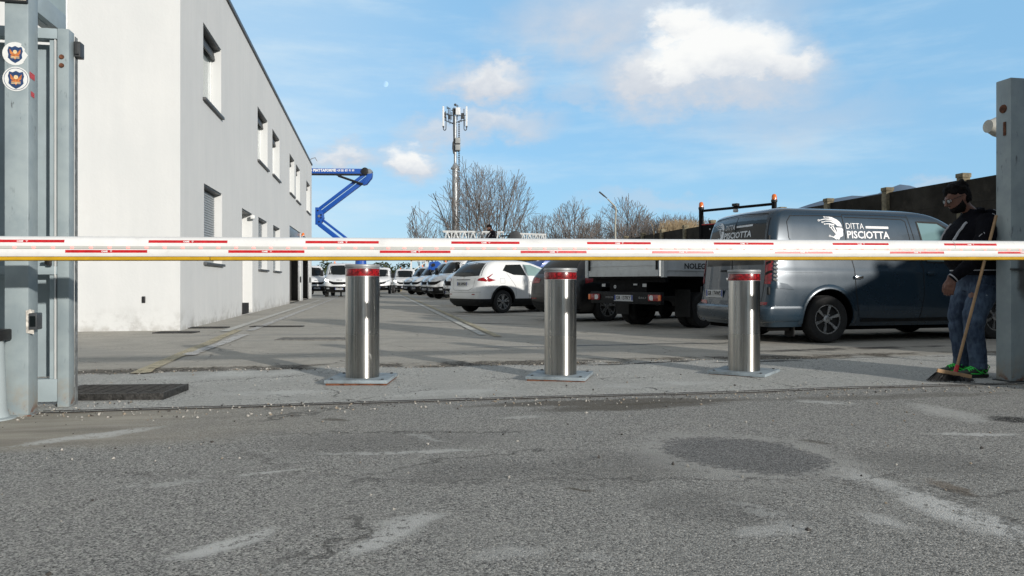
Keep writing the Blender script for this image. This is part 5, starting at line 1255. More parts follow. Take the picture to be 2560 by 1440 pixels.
# ---------------------------------------------------------------- white crossover car seen from behind
def build_crossover():
    r_ = thing('white_crossover', 'white crossover car with dark rear window parked between white vans and black car', 'car')
    B = Body([(.22, .20, 3.95, .74, .24, .4, .4, .1, .10), (.34, .10, 4.06, .84, .28, .45, .5, .1, .12), (.50, .06, 4.10, .87, .34, .5, .5, .1, .13), (.66, .07, 4.10, .882, .35, .5, .5, .1, .13), (.80, .12, 4.08, .885, .32, .5, .5, .1, .10), (.95, .14, 3.95, .875, .28, .5, .5, .1, .08),
              (1.04, .17, 3.55, .85, .20, .5, .5, .1, .05), (1.10, .21, 3.25, .82, .19, .4, .5, .1, .06), (1.22, .30, 3.02, .765, .17, .4, .45, .08, .07), (1.36, .44, 2.70, .70, .17, .4, .4, .08, .08), (1.47, .60, 2.35, .63, .18, .3, .4, .08, .08), (1.53, .78, 2.1, .54, .18, .3, .3, .06, .08), (1.56, 1.1, 1.8, .35, .15, .2, .2, .03, .04)])
    q = B.mesh(4); bo = q.build('body', p_white, r_, smooth=True, ang=50); XR, XF = .92, 3.40; ZW = .335
    cut(bo, [(XR, ZW+.02, .40, -1.0, -.55), (XF, ZW+.02, .40, -1.0, -.55), (XR, ZW+.02, .40, .55, 1.0), (XF, ZW+.02, .40, .55, 1.0)])
    for x in (XR, XF):
        for y in (-.765, .765): wheel(r_, x, y, .335, .21, .225, 5, 'twin')
        for sg in (-1, 1):
            f_ = MB(); vs = []; K = 22
            for i in range(K+1):
                a = math.pi*(-.05+1.10*i/K)
                for rr_, off in ((.392, .0), (.398, .014), (.445, .014), (.455, -.002)): px_, pz_ = x+rr_*math.cos(a), ZW+.02+rr_*math.sin(a); vs.append((px_, sg*(B.sy(px_, max(.24, pz_))+off), pz_))
            f_.add(vs, [(i*4+k, i*4+k+1, i*4+k+5, i*4+k+4) for i in range(K) for k in range(3)]); f_.build('wheel_arch', m_trim, r_, smooth=True, recalc=False, ang=60)
    for sg in (-1, 1):
        fn = B.side(sg, .003)
        q = MB(); patch(q, fn, [(.98, 1.24), (1.35, 1.115), (1.82, 1.10)], [(.98, 1.245), (1.15, 1.41), (1.72, 1.43)], 10, 6); q.build('side_window', m_glass, r_, recalc=False, smooth=True)
        q = MB(); patch(q, fn, [(1.88, 1.095), (2.4, 1.085), (2.86, 1.08)], [(1.80, 1.43), (2.1, 1.42), (2.52, 1.28)], 10, 6); q.build('side_window', M('reflective_side_glass', (.20, .30, .30), .1, 0, .1, 2, coat=.5), r_, recalc=False, smooth=True)
        q = MB(); seam(q, fn, [(1.84, 1.09), (1.92, .80), (1.90, .42), (1.55, .36)], .008, 6); seam(q, fn, [(1.10, 1.17), (1.20, .98), (1.36, .80), (1.40, .5)], .006, 6); seam(q, fn, [(2.9, 1.05), (2.98, .7), (2.94, .4)], .008, 6)
        q.build('panel_gap', m_seam, r_, recalc=False); q = MB(); seam(q, fn, [(.80, 1.01), (.80, .87), (.97, .87), (.97, 1.01), (.80, 1.01)], .005, 3)
        if sg < 0: q.build('fuel_flap', m_seam, r_, recalc=False)
        q = MB(); q.box((2.02, sg*(B.sy(2.02, .93)+.015), .93), (.16, .03, .035)); q.build('door_handle', p_white, r_, bevel=.01)
        q = MB(); q.box((2.95, sg*.95, 1.06), (.10, .20, .14)); q.build('side_mirror', p_white, r_, bevel=.04)
        # boomerang tail light climbing into the rear pillar
        q = MB(); fr_ = lambda a, b: (B.rx(a, b)-.006, a, b); 
        pts = [(.14, .93), (.20, .99), (.34, 1.05), (.52, 1.12), (.60, 1.20)]
        patch(q, B.side(sg, .008), [(.26, .92), (.40, .91), (.56, .945), (.62, .955)], [(.28, 1.02), (.40, 1.02), (.52, .985), (.62, .965)], 8, 3)
        patch(q, B.side(sg, .008), [(.29, 1.02), (.38, 1.02)], [(.56, 1.14), (.59, 1.14)], 3, 6)
        patch(q, fr_, [(sg*.66, .94), (sg*.86, .92)], [(sg*.68, 1.00), (sg*.82, 1.04)], 5, 3)
        q.build('tail_light', m_tail, r_, recalc=False, smooth=True)
        q = MB(); patch(q, lambda a, b: (B.rx(a, b)-.008, a, b), [(sg*.50, .535), (sg*.62, .535)], [(sg*.50, .56), (sg*.62, .56)], 3, 1); q.build('reflector', m_tail, r_, recalc=False)
    Rr = B.rear(.004)
    q = MB(); patch(q, Rr, [(.74, 1.085), (0, 1.06), (-.74, 1.085)], [(.58, 1.44), (0, 1.485), (-.58, 1.44)], 14, 7); q.build('rear_window', m_glass, r_, recalc=False, smooth=True)
    q = MB(); seam(q, Rr, [(.55, 1.02), (.50, .74), (.36, .66), (-.36, .66), (-.50, .74), (-.55, 1.02)], .006, 6); seam(q, Rr, [(.84, .62), (.4, .60), (-.4, .60), (-.84, .62)], .005, 6); seam(q, lambda a, b: Rr(a, b, .002), [(.34, .97), (-.34, .97)], .02, 4)
    q.build('tailgate_gap', m_seam, r_, recalc=False)
    q = MB(); q.lathe([(.022, -.004), (.040, -.004), (.040, 0), (.022, 0)], 16, 'x', (B.rx(0, 1.01)-.004, 0, 1.015), closed=True); q.bb(B.rx(0, 1.01)-.01, B.rx(0, 1.01)-.004, -.045, .045, 1.008, 1.020); q.build('badge', m_chrome, r_)
    skirt(B, .21, .42, .012, m_trim, r_, [(XR, ZW+.02, .405, -1.1, 1.1), (XF, ZW+.02, .405, -1.1, 1.1)], 'lower_cladding')
    plate(r_, 'ER 549SX', lambda a, b, k=0: (B.rx(0, .82)-.01-k, -a, .80+b), label=None)
    q = MB(); q.box((.90, 0, 1.545), (.10, .24, .025)); q.build('brake_lamp', m_tail, r_, bevel=.008); q = MB(); q.tube([(1.25, 0, 1.55), (1.12, 0, 1.68)], .006, 5); q.build('antenna', m_dark, r_)
    q = MB(); q.bb(.3, 3.8, -.66, .66, .18, .26); q.build('underbody', m_well, r_)
    return r_
ju = build_crossover()
# near (right) rear wheel sits at (-.326, 21.5)
def by_wheel(o, wx, wy, heading, xr, yw):
    h = R(heading); f = Vector((math.sin(h), math.cos(h), 0)); l = Vector((-f.y, f.x, 0)); p = Vector((wx, wy, 0))-f*xr-l*yw; place(o, p, heading)
by_wheel(ju, -.29, 21.5, 51, .92, -.80)

# ---------------------------------------------------------------- black car between the crossover and the flatbed truck
def build_suv(paint, label, kind='black_car', cat='car', lamp=m_tail):
    r_ = thing(kind, label, cat)
    B = Body([(.22, .15, 4.5, .78, .2, .4, .4, .1, .05), (.36, .02, 4.62, .88, .25, .5, .5, .1, .08), (.55, -.02, 4.68, .91, .26, .55, .5, .12, .08), (.80, .0, 4.66, .92, .25, .55, .5, .12, .07), (.95, .04, 4.45, .91, .24, .5, .5, .1, .06), (1.03, .08, 3.9, .88, .22, .5, .5, .1, .05), (1.10, .14, 3.55, .85, .2, .4, .5, .1, .05),
              (1.30, .32, 3.15, .77, .18, .4, .45, .1, .07), (1.48, .55, 2.75, .69, .18, .35, .4, .1, .08), (1.58, .75, 2.4, .58, .18, .3, .3, .08, .08), (1.62, 1.1, 2.1, .35, .15, .2, .2, .03, .04)])
    q = B.mesh(4); bo = q.build('body', paint, r_, smooth=True, ang=50); XR, XF = .95, 3.70
    cut(bo, [(XR, .365, .41, -1.0, -.58), (XF, .365, .41, -1.0, -.58), (XR, .365, .41, .58, 1.0), (XF, .365, .41, .58, 1.0)])
    for x in (XR, XF):
        for y in (-.80, .80): wheel(r_, x, y, .35, .22, .235, 5, 'twin')
    for sg in (-1, 1):
        fn = B.side(sg, .003)
        q = MB(); patch(q, fn, [(.85, 1.14), (1.95, 1.10)], [(1.05, 1.45), (1.85, 1.50)], 10, 6); q.build('side_window', m_glass, r_, recalc=False, smooth=True)
        q = MB(); patch(q, fn, [(2.02, 1.10), (3.15, 1.08)], [(1.92, 1.50), (2.65, 1.40)], 10, 6); q.build('side_window', m_glass, r_, recalc=False, smooth=True)
        q = MB(); seam(q, fn, [(1.98, 1.08), (2.02, .40)], .008, 8); seam(q, fn, [(1.0, 1.12), (1.30, .85), (1.36, .45)], .008, 8); seam(q, fn, [(3.2, 1.05), (3.22, .42)], .008, 8); q.build('panel_gap', m_seam, r_, recalc=False)
        q = MB(); patch(q, B.side(sg, .007), [(.25, .86), (.62, .93)], [(.27, 1.03), (.60, .985)], 6, 4); patch(q, lambda a, b: (B.rx(a, b)-.006, a, b), [(sg*.42, .88), (sg*.80, .86)], [(sg*.42, .97), (sg*.80, 1.03)], 6, 4); q.build('tail_light', lamp, r_, recalc=False, smooth=True)
        q = MB(); patch(q, lambda a, b: (B.rx(a, b)-.006, a, b), [(sg*.50, .50), (sg*.80, .50)], [(sg*.50, .53), (sg*.80, .53)], 4, 1); q.build('reflector', m_tail, r_, recalc=False)
        q = MB(); seam(q, B.side(sg, .006), [(.5, .74), (1.2, .80), (2.2, .82), (3.3, .84)], .02, 8); q.build('side_crease', m_chrome if False else paint, r_, recalc=False)
        q = MB(); q.box((3.18, sg*.98, 1.10), (.12, .2, .15)); q.build('side_mirror', paint, r_, bevel=.04)
    Rr = B.rear(.004); q = MB(); patch(q, Rr, [(.68, 1.10), (-.68, 1.10)], [(.52, 1.48), (-.52, 1.48)], 12, 6); q.build('rear_window', m_glass, r_, recalc=False, smooth=True)
    q = MB(); patch(q, B.rear(.012), [(.8, .22), (-.8, .22)], [(.85, .48), (.4, .42), (-.4, .42), (-.85, .48)], 14, 4); q.build('lower_bumper', m_trim, r_, recalc=False)
    q = MB(); seam(q, Rr, [(.62, 1.02), (.58, .62), (-.58, .62), (-.62, 1.02)], .007, 6); q.build('tailgate_gap', m_seam, r_, recalc=False)
    q = MB(); q.bb(.3, 4.3, -.70, .70, .18, .26); q.build('underbody', m_well, r_)
    return r_
suv = build_suv(p_black, 'black car half hidden behind the middle bollard beside the flatbed truck')
by_wheel(suv, 2.13, 16.9, 55, .95, -.80)

# ---------------------------------------------------------------- white light trucks and vans facing the lane
def build_cab(name, label, cat, lit=False, deck=True, grp=None):
    r_ = thing(name, label, cat, group=grp)
    # x grows toward the nose, cab nose at x = 6
    B = Body([(.30, 4.05, 5.78, .86, .06, .5, .5, .12, 0), (.42, 3.95, 5.90, .96, .06, .5, .5, .14, 0), (.74, 3.92, 5.95, 1.0, .06, .5, .5, .14, 0), (.95, 3.92, 5.90, 1.0, .06, .5, .5, .14, 0), (1.10, 3.92, 5.80, .995, .06, .5, .5, .14, 0), (1.22, 3.92, 5.62, .985, .06, .5, .5, .14, 0), (1.32, 3.92, 5.40, .975, .06, .45, .5, .12, 0), (1.39, 3.92, 5.16, .965, .06, .4, .5, .12, 0),
              (1.60, 3.93, 4.98, .93, .06, .35, .45, .12, 0), (1.95, 3.97, 4.66, .87, .08, .3, .4, .11, 0), (2.08, 4.02, 4.50, .83, .1, .3, .4, .10, 0), (2.15, 4.10, 4.36, .74, .1, .15, .3, .06, 0), (2.175, 4.18, 4.30, .5, .05, .05, .2, .02, 0)])
    q = B.mesh(4); bo = q.build('body', p_white, r_, smooth=True, ang=50); XF = 5.02
    cut(bo, [(XF, .36, .44, -1.1, -.58), (XF, .36, .44, .58, 1.1)])
    Fr = B.front(.004)
    q = MB(); patch(q, Fr, [(-.86, 1.42), (0, 1.395), (.86, 1.42)], [(-.76, 2.0), (0, 2.03), (.76, 2.0)], 14, 8); q.build('windscreen', m_glass, r_, recalc=False, smooth=True)
    q = MB(); patch(q, lambda a, b: (B.fx(a, b)+.02, a, b), [(-.90, .32), (0, .30), (.90, .32)], [(-.95, .70), (-.45, .66), (.45, .66), (.95, .70)], 18, 5); fbm = q.build('front_bumper', m_trim, r_, recalc=False, smooth=True)
    q = MB()
    for k in range(3): q.box((B.fx(0, .5)+.022, 0, .42+.07*k), (.01, 1.0, .02))
    q.build('intake', m_well, fbm)
    for sg in (-1, 1):
        q = MB(); patch(q, B.side(sg, .012), [(4.05 if False else 5.44, .32), (5.60, .32)], [(5.46, .72), (5.66, .70)], 4, 4); q.build('bumper_corner', m_trim, r_, recalc=False)
        fn = B.side(sg, .004)
        q = MB(); patch(q, fn, [(4.14, 1.36), (4.96, 1.33)], [(4.16, 1.92), (4.58, 1.90)], 8, 6); q.build('side_window', m_glass, r_, recalc=False, smooth=True)
        q = MB(); seam(q, fn, [(4.06, 1.98), (4.04, .60), (4.30, .42)], .010, 8); seam(q, fn, [(5.06, 1.28), (5.02, .85)], .010, 5); q.build('door_gap', m_seam, r_, recalc=False)
        q = MB(); q.box((4.95, sg*1.19, 1.52), (.10, .20, .40)); q.beam((4.98, sg*.96, 1.42), (4.96, sg*1.12, 1.46), .05, .05); q.build('side_mirror', m_trim, r_, bevel=.03)
        q = MB(); q.box((4.20, sg*(B.sy(4.2, 1.15)+.015), 1.15), (.14, .03, .04)); q.build('door_handle', m_trim, r_)
        # headlamp wraps the corner
        q = MB(); patch(q, lambda a, b: (B.fx(a, b)+.008, a, b), [(sg*.66, .94), (sg*.93, 1.03)], [(sg*.70, 1.07), (sg*.93, 1.16)], 6, 4); q.build('headlight', m_headlit if (lit and sg == -1) else m_lampg, r_, recalc=False, smooth=True)
        q = MB(); patch(q, lambda a, b: (B.fx(a, b)+.026, a, b), [(sg*.62, .50), (sg*.80, .50)], [(sg*.62, .58), (sg*.80, .58)], 3, 2); q.build('fog_lamp', m_lampg, r_, recalc=False)
    q = MB(); patch(q, lambda a, b: (B.fx(a, b)+.008, a, b), [(-.66, .93), (-.35, .78), (.35, .78), (.66, .93)], [(-.66, 1.03), (-.35, .95), (.35, .95), (.66, 1.03)], 18, 4); gr = q.build('grille', m_trim, r_, recalc=False, smooth=True)
    q = MB()
    for k in range(4): patch(q, lambda a, b: (B.fx(a, b)+.012, a, b), [(-.5, .81+.035*k), (.5, .81+.035*k)], [(-.5, .825+.035*k), (.5, .825+.035*k)], 12, 1)
    q.build('grille_bar', m_well, gr, recalc=False)
    q = MB(); put_text(q, 'IVECO', .10, lambda a, b: (B.fx(a, 1.03+b)+.010, a, 1.03+b), bold=.004, center=True, width=.36); q.build('badge', m_chrome, r_, recalc=False)
    q = MB(); put_text(q, 'NOLEGGIO PIATTAFORME', .05, lambda a, b: (B.fx(a, 1.255+b*.6)+.012, a, 1.255+b*.6), center=True, width=.8); q.build('lettering', M('faint_grey_print', (.3, .3, .32), .5), r_, recalc=False)
    plate(r_, 'GH 213NX', lambda a, b, k=0: (B.fx(0, .48)+.028+k, a, .47+b))
    for y in (-.87, .87): wheel(r_, XF, y, .345, .21, .20, 6, 'steel')
    for y in (-.84, .84): wheel(r_, 1.4, y, .345, .26, .20, 6, 'steel')
    for sg in (-.42, .42): q = MB(); q.bb(.2, 5.2, sg-.05, sg+.05, .60, .82); q.build('chassis_rail', m_trim, r_)
    q = MB(); q.tube([(1.4, -.75, .345), (1.4, .75, .345)], .06, 8); q.build('axle', m_trim, r_)
    if deck:
        q = MB(); q.bb(.0, 3.80, -1.02, 1.02, .86, .92); q.build('deck', m_trim, r_)
        for sg in (-1, 1): q = MB(); q.bb(0, 3.8, sg*1.02-.02, sg*1.02+.02, .88, 1.22); q.build('side_board', p_white, r_)
        q = MB(); q.bb(3.76, 3.82, -1.0, 1.0, .921, 1.9); q.build('head_board', m_trim, r_)
    q = MB(); q.lathe([(.06, 0), (.06, .02), (.05, .10), (.02, .125)], 14, c=(4.3, -.45, 2.172)); q.build('beacon', m_amber, r_, smooth=True)
    return r_
NOSE = 6.04
def by_nose(o, px, py, heading, d=None):
    """nose centre stands over the ground point seen at px,py"""
    g_ = G(px, py) if d is None else Vector(((px-1280)/F*d, d, 0)); h = R(heading); f = Vector((math.sin(h), math.cos(h), 0)); place(o, g_-f*NOSE, heading)
GV = 'white light trucks parked at an angle facing the lane'
cab0 = build_cab('white_truck', 'nearest white truck of the angled row with a big badge beside the white car', 'truck', grp=GV)
by_nose(cab0, 1124, 0, 234, 28.0)
def another(label, px, d, heading, grp=GV):
    o = copy_tree(cab0); o['label'] = label
    if grp: o['group'] = grp
    elif 'group' in o: del o['group']
    by_nose(o, px, 0, heading, d); return o
another('second nearest white truck of the angled row with its headlight in view', 1078, 40.0, 232)
another('third white truck of the angled row, mostly hidden by its neighbour', 1062, 43.5, 232)
another('fourth white truck of the angled row, low dark grille showing', 1035, 52.5, 232)
another('farthest white truck at the left end of the angled row', 1015, 57.0, 232)
litcab = build_cab('white_truck', 'white boom lift truck with a lit headlight behind the left bollard', 'truck', lit=True, deck=False)
by_nose(litcab, 848, 0, 172, 46.5)
def lit_other(label, px, d, heading):
    o = copy_tree(litcab); o['label'] = label; by_nose(o, px, 0, heading, d); return o
lit_other('white truck facing the camera alone with one headlight lit right of the left bollard', 1010, 66.0, 176)
lit_other('white truck peeking out from the right edge of the left bollard', 944, 60.0, 176)
lit_other('white truck with a green tinted side window between the building and the boom lift', 792, 53.0, 150)

# ---------------------------------------------------------------- blue articulated boom on that truck
D = 49.0; bo0 = P(905, 0, D)
mkb = lambda px, py, dy=0.0: Vector((P(px, py, D).x-bo0.x, dy, P(px, py, D).z))
bl = thing('boom_lift', 'blue articulated boom lift folded in a zigzag beside the end of the white building', 'boom lift', (bo0.x, D, 0))
def arm(name, a, b, w_, h_, label=None, dy=0.0, mat=None):
    q = MB(); q.beam(mkb(*a, dy), mkb(*b, dy), w_, h_, up=(0, 1, 0)); return q.build(name, mat or p_blue, bl, bevel=.03)
arm('upper_boom', (700, 427), (921, 429), .34, .30)
q = MB(); q.tube([mkb(700, 436.5, -.1), mkb(905, 438, -.1)], .055, 6); q.build('hose', m_dark, bl)
q = MB(); put_text(q, 'NOLEGGIO PIATTAFORME', .235, lambda a, b: mkb(737, 429.5, -.158)+Vector((a, 0, b)), bold=.012, width=3.05-.28)
put_text(q, '+39 081 871 91 99', .20, lambda a, b: mkb(843, 429.5, -.158)+Vector((a, 0, b)), bold=.006, width=1.16); q.build('lettering', m_txtw, bl, recalc=False)
q = MB(); q.lathe([(.18, -.28), (.24, -.26), (.24, .26), (.18, .28)], 20, 'y', mkb(914, 429)); q.build('pivot_drum', m_dark, bl, smooth=True, ang=40)
q = MB(); q.lathe([(.17, -.2), (.17, .2)], 20, 'y', mkb(925, 430)); q.bb(mkb(918, 0).x, mkb(926, 0).x, -.19, .19, mkb(0, 436).z, mkb(0, 423).z); q.build('boom_end_cap', m_alu, bl, smooth=True, ang=40)
arm('middle_link', (911, 436), (798, 522), .20, .18, dy=.05); arm('middle_boom', (926, 440), (805, 532), .27, .26, dy=-.02)
q = MB(); q.prism([(920, 436), (932, 434), (930, 446), (917, 462), (908, 464), (906, 458)], lambda a, b, k: mkb(a, b, -.22+k), .4); q.build('knuckle', p_blue, bl, bevel=.02)
q = MB(); q.tube([mkb(835, 437, -.25), mkb(848, 441, -.25)], .03, 6); q.tube([mkb(848, 441, -.25), mkb(909, 462, -.25)], .075, 8); q.build('hydraulic_ram', m_dark, bl)
q = MB(); q.prism([(790, 519), (797, 519), (808, 531), (810, 546), (803, 560), (797, 563), (790, 562)], lambda a, b, k: mkb(a, b, -.22+k), .44); kn = q.build('hinge_plate', p_blue, bl, bevel=.02)
for a in ((797, 527), (800, 541), (805, 545), (800, 555), (805, 538)):
    q = MB(); c = mkb(*a, -.225); q.lathe([(.05 if a[1] != 541 else .09, -.03), (.05, 0)], 10, 'y', c); q.build('pin', m_dark if a[1] != 541 else m_alu, kn)
arm('lower_boom', (798, 560), (878, 622), .29, .26, dy=-.02); arm('lower_link', (808, 551), (900, 622), .16, .16, dy=.05); arm('lower_boom', (878, 620), (900, 652), .4, .34)
q = MB(); q.tube([mkb(902, 0, 0)*1-Vector((0, 0, mkb(902, 0).z))+Vector((0, 0, .85)), mkb(902, 645)], [.45, .35], 16); q.bb(-.6, .7, -.5, .5, 1.0, 1.6); q.build('turret', p_blue, bl, bevel=0)
for sg in (-1, 1):
    q = MB(); q.beam((0, 0, .85), (sg*1.25, -.6, .85), .16, .16); q.beam((sg*1.25, -.6, .02), (sg*1.25, -.6, .93), .09, .09); q.bb(sg*1.25-.15, sg*1.25+.15, -.75, -.45, 0, .03); q.build('outrigger', m_trim, bl)
q = MB(); q.bb(-1.0, 1.0, -1.0, 2.8, .82, .90); q.build('platform', m_trim, bl)
# ---------------------------------------------------------------- white lattice walkway with a worker on it, above the parked vehicles
D = 34.0; lb = P(1230, 0, D); m_lat = M('white_lattice_paint', (.68, .69, .68), .4, 0, .06, 3)
mkl = lambda px, py, dy=0.0: Vector((P(px, py, D).x-lb.x, dy, P(px, py, D).z))
lt = thing('lattice_boom', 'long white lattice boom lying level above the parked trucks', 'lattice boom', (lb.x, D, 0))
def latt(x0, x1, yt, yb, n, x0b=None):
    q = MB()
    for dy in (-.25, .25):
        q.tube([mkl(x0, yt, dy), mkl(x1, yt+2.2, dy)], .035, 6); q.tube([mkl(x0b or x0, yb, dy), mkl(x1, yb, dy)], .035, 6)
        for i in range(n):
            a, b = x0+(x1-x0)*i/n, x0+(x1-x0)*(i+1)/n; q.tube([mkl(a, yb, dy), mkl((a+b)/2, yt+1, dy)], .022, 5); q.tube([mkl((a+b)/2, yt+1, dy), mkl(b, yb, dy)], .022, 5); q.tube([mkl(b, yb, dy), mkl(b, yt+1, dy)], .018, 5)
    for i in range(n+1): a = x0+(x1-x0)*i/n; q.tube([mkl(a, yt+1, -.25), mkl(a, yt+1, .25)], .022, 5); q.tube([mkl(a, yb, -.25), mkl(a, yb, .25)], .022, 5)
    return q
latt(1108, 1258, 579, 612, 7, 1086).build('lattice_section', m_lat, lt); latt(1300, 1364, 585, 612, 4).build('lattice_section', m_lat, lt)
q = MB(); q.lathe([(.25, -.28), (.33, -.26), (.33, .26), (.25, .28)], 20, 'y', mkl(1287, 596)); q.tube([mkl(1278, 586), mkl(1292, 588)], .12, 8); q.build('cable_reel', m_darksteel, lt, smooth=True, ang=40)
q = MB(); q.lathe([(.06, 0), (.06, .12), (.03, .16)], 10, c=mkl(1276, 592)); q.build('red_lamp', m_tail, lt)
q = MB(); q.beam(mkl(1250, 591, -.3), mkl(1275, 590, -.3), .06, .06); q.build('side_pipe', m_trim, lt)
for px in (1250, 1345): q = MB(); a = mkl(px, 612); q.beam((a.x, 0, 1.5), (a.x, 0, a.z), .12, .12); q.build('stand', m_lat, lt)
ct = thing('carrier_truck', 'low white carrier body under the lattice boom, hidden behind the white car', 'truck', (lb.x, D, 0))
q = MB(); q.bb(-.2, 2.6, -1.0, 1.0, .9, 1.5); q.build('body', p_white, ct, bevel=.03)
for x in (.3, 1.9):
    for y in (-.85, .85): wheel(ct, x, y, .4, .24, .22, 6, 'steel')
# slivers of machines below the arm: white and blue basket arm, blue canopy
sa = P(1090, 660, 52); ar = thing('aerial_arm', 'blue and white folded arm over the roofs of the angled row of trucks', 'machine arm', (sa.x, 52, 0))
q = MB(); q.prism([(-.55, 1.78), (-.45, 2.35), (.15, 2.42), (.55, 2.10), (.35, 1.80)], lambda a, b, k: (a, -.2+k, b), .3); q.build('arm_head', p_blue, ar, bevel=.02)
q = MB(); q.lathe([(.12, -.32), (.12, -.205)], 14, 'y', (-.15, 0, 2.15)); q.build('pivot', m_dark, ar)
q = MB(); q.prism([(.30, 1.95), (.45, 2.35), (1.6, 2.0), (1.6, 1.80)], lambda a, b, k: (a, -.15+k, b), .3); q.build('arm', m_lat, ar, bevel=.02)
q = MB(); q.beam((.2, 0, 0), (.2, 0, 1.8), .14, .14); q.build('stand', m_trim, ar)
sb = P(1388, 662, 27); bc = thing('blue_pickup', 'blue flat covered load seen between the white car and the black car', 'pickup', (sb.x, 27, 0), R(25))
q = MB(); q.prism([(-1.1, 1.42), (1.2, 1.42), (1.4, 1.56), (.9, 1.74), (-.9, 1.66)], lambda a, b, k: (a, -.9+k, b), 1.8); q.build('cover', p_blue, bc, bevel=.03)
q = MB(); q.bb(-1.1, 1.4, -.85, .85, .5, 1.418); q.build('body', m_trim, bc, bevel=.03)
for x in (-.7, .9):
    for y in (-.8, .8): wheel(bc, x, y, .36, .22, .2, 6, 'steel')
q = MB(); put_text(q, 'WAY', .10, lambda a, b: (-.1+a, -.905, 1.58+b), bold=.004); q.build('lettering', m_txtw, bc, recalc=False)
q = MB(); w5 = P(1018, 660, 62); wf = thing('white_frame_rack', 'white steel rack frame standing behind the white truck facing the camera', 'rack', (w5.x, 70, 0))
for x in (-.75, .75): q.beam((x, 0, 0), (x, 0, 3.0), .14, .14)
q.beam((-.8, 0, 3.0), (.8, 0, 3.0), .14, .14); q.beam((-.7, 0, 2.0), (.7, 0, 2.9), .08, .08); q.build('frame', m_lat, wf)
# ================================================================ the man with the broom
from mathutils import noise as mnoise
m_skin = M('skin', (0.15, 0.068, 0.046), .5, 0, .12, 14, .15, 160)
m_hair = M('black_hair', (0.005, 0.004, 0.004), .75, 0, .3, 60, .6, 90, spec=.15)
m_jacket = M('black_tracksuit_cloth', (0.006, 0.006, 0.009), .9, 0, .15, 8, .3, 300, spec=.12)
m_piping = M('white_piping', (0.42, 0.42, 0.44), .8)
def mat_jeans():
    m, t, b = newmat('faded_blue_denim'); v = t.obj(); x, y, z = t.sep(v)
    n = t.noise(v, 7, 5, .6); tw = t.noise(t.map(v, (1, 1, .3)), 40, 4)
    c = t.mix((0.016, 0.032, 0.066), (0.075, 0.115, 0.175), (n*.6+tw*.4).ss(.38, .68))
    c = t.mix(c, (.42, .46, .50), (t.noise(v, 19, 5, .7).ss(.66, .70))*.7)
    t.link(c, b.inputs['Base Color']); b.inputs['Roughness'].default_value = .85; t.link(t.bump(tw, .3, .004), b.inputs['Normal']); return m
m_jeans = mat_jeans()
def remeshed(mb, name, mat, parent, voxel, smooth_it=4, disp=None, deci=None):
    o = mb.build(name, mat, parent)
    md = o.modifiers.new('r', 'REMESH'); md.mode = 'VOXEL'; md.voxel_size = voxel; md.use_smooth_shade = True
    s = o.modifiers.new('s', 'SMOOTH'); s.factor = .5; s.iterations = smooth_it
    dg = bpy.context.evaluated_depsgraph_get(); me = bpy.data.meshes.new_from_object(o.evaluated_get(dg)); o.modifiers.clear(); o.data = me; me.name = name
    if disp:
        ns = [v.normal.copy() for v in me.vertices]
        for v, n in zip(me.vertices, ns): v.co += n*disp(v.co)
    for p in me.polygons: p.use_smooth = True
    if not me.materials: me.materials.append(mat)
    return o
def loft(mb, rings, n=28):
    """rings: (center xyz, rx front, rx back, ry, tilt) ellipses stacked bottom to top"""
    vs = []
    for (cx, cy, cz), rf, rb, ry, tl in rings:
        for k in range(n):
            a = 2*math.pi*k/n; c, s = math.cos(a), math.sin(a); x = (rf if c > 0 else rb)*c
            vs.append((cx+x, cy+ry*s, cz+x*tl))
    L = len(rings); fs = [(j*n+k, j*n+(k+1) % n, (j+1)*n+(k+1) % n, (j+1)*n+k) for j in range(L-1) for k in range(n)]
    mb.add(vs, fs+[tuple(range(n-1, -1, -1)), tuple(range((L-1)*n, L*n))])
def blob(mb, c, r, n=12, rot=None):
    rx, ry, rz = r if isinstance(r, tuple) else (r, r, r); vs = []; m = n//2
    for i in range(m+1):
        th = math.pi*i/m
        for k in range(n):
            a = 2*math.pi*k/n; p = Vector((rx*math.sin(th)*math.cos(a)+1e-6*math.cos(a), ry*math.sin(th)*math.sin(a)+1e-6*math.sin(a), rz*math.cos(th)))
            if rot is not None: p = rot @ p
            vs.append(p+Vector(c))
    mb.add(vs, [(i*n+k, (i+1)*n+k, (i+1)*n+(k+1) % n, i*n+(k+1) % n) for i in range(m) for k in range(n)]+[tuple(range(n)), tuple(range((m+1)*n-1, m*n-1, -1))])
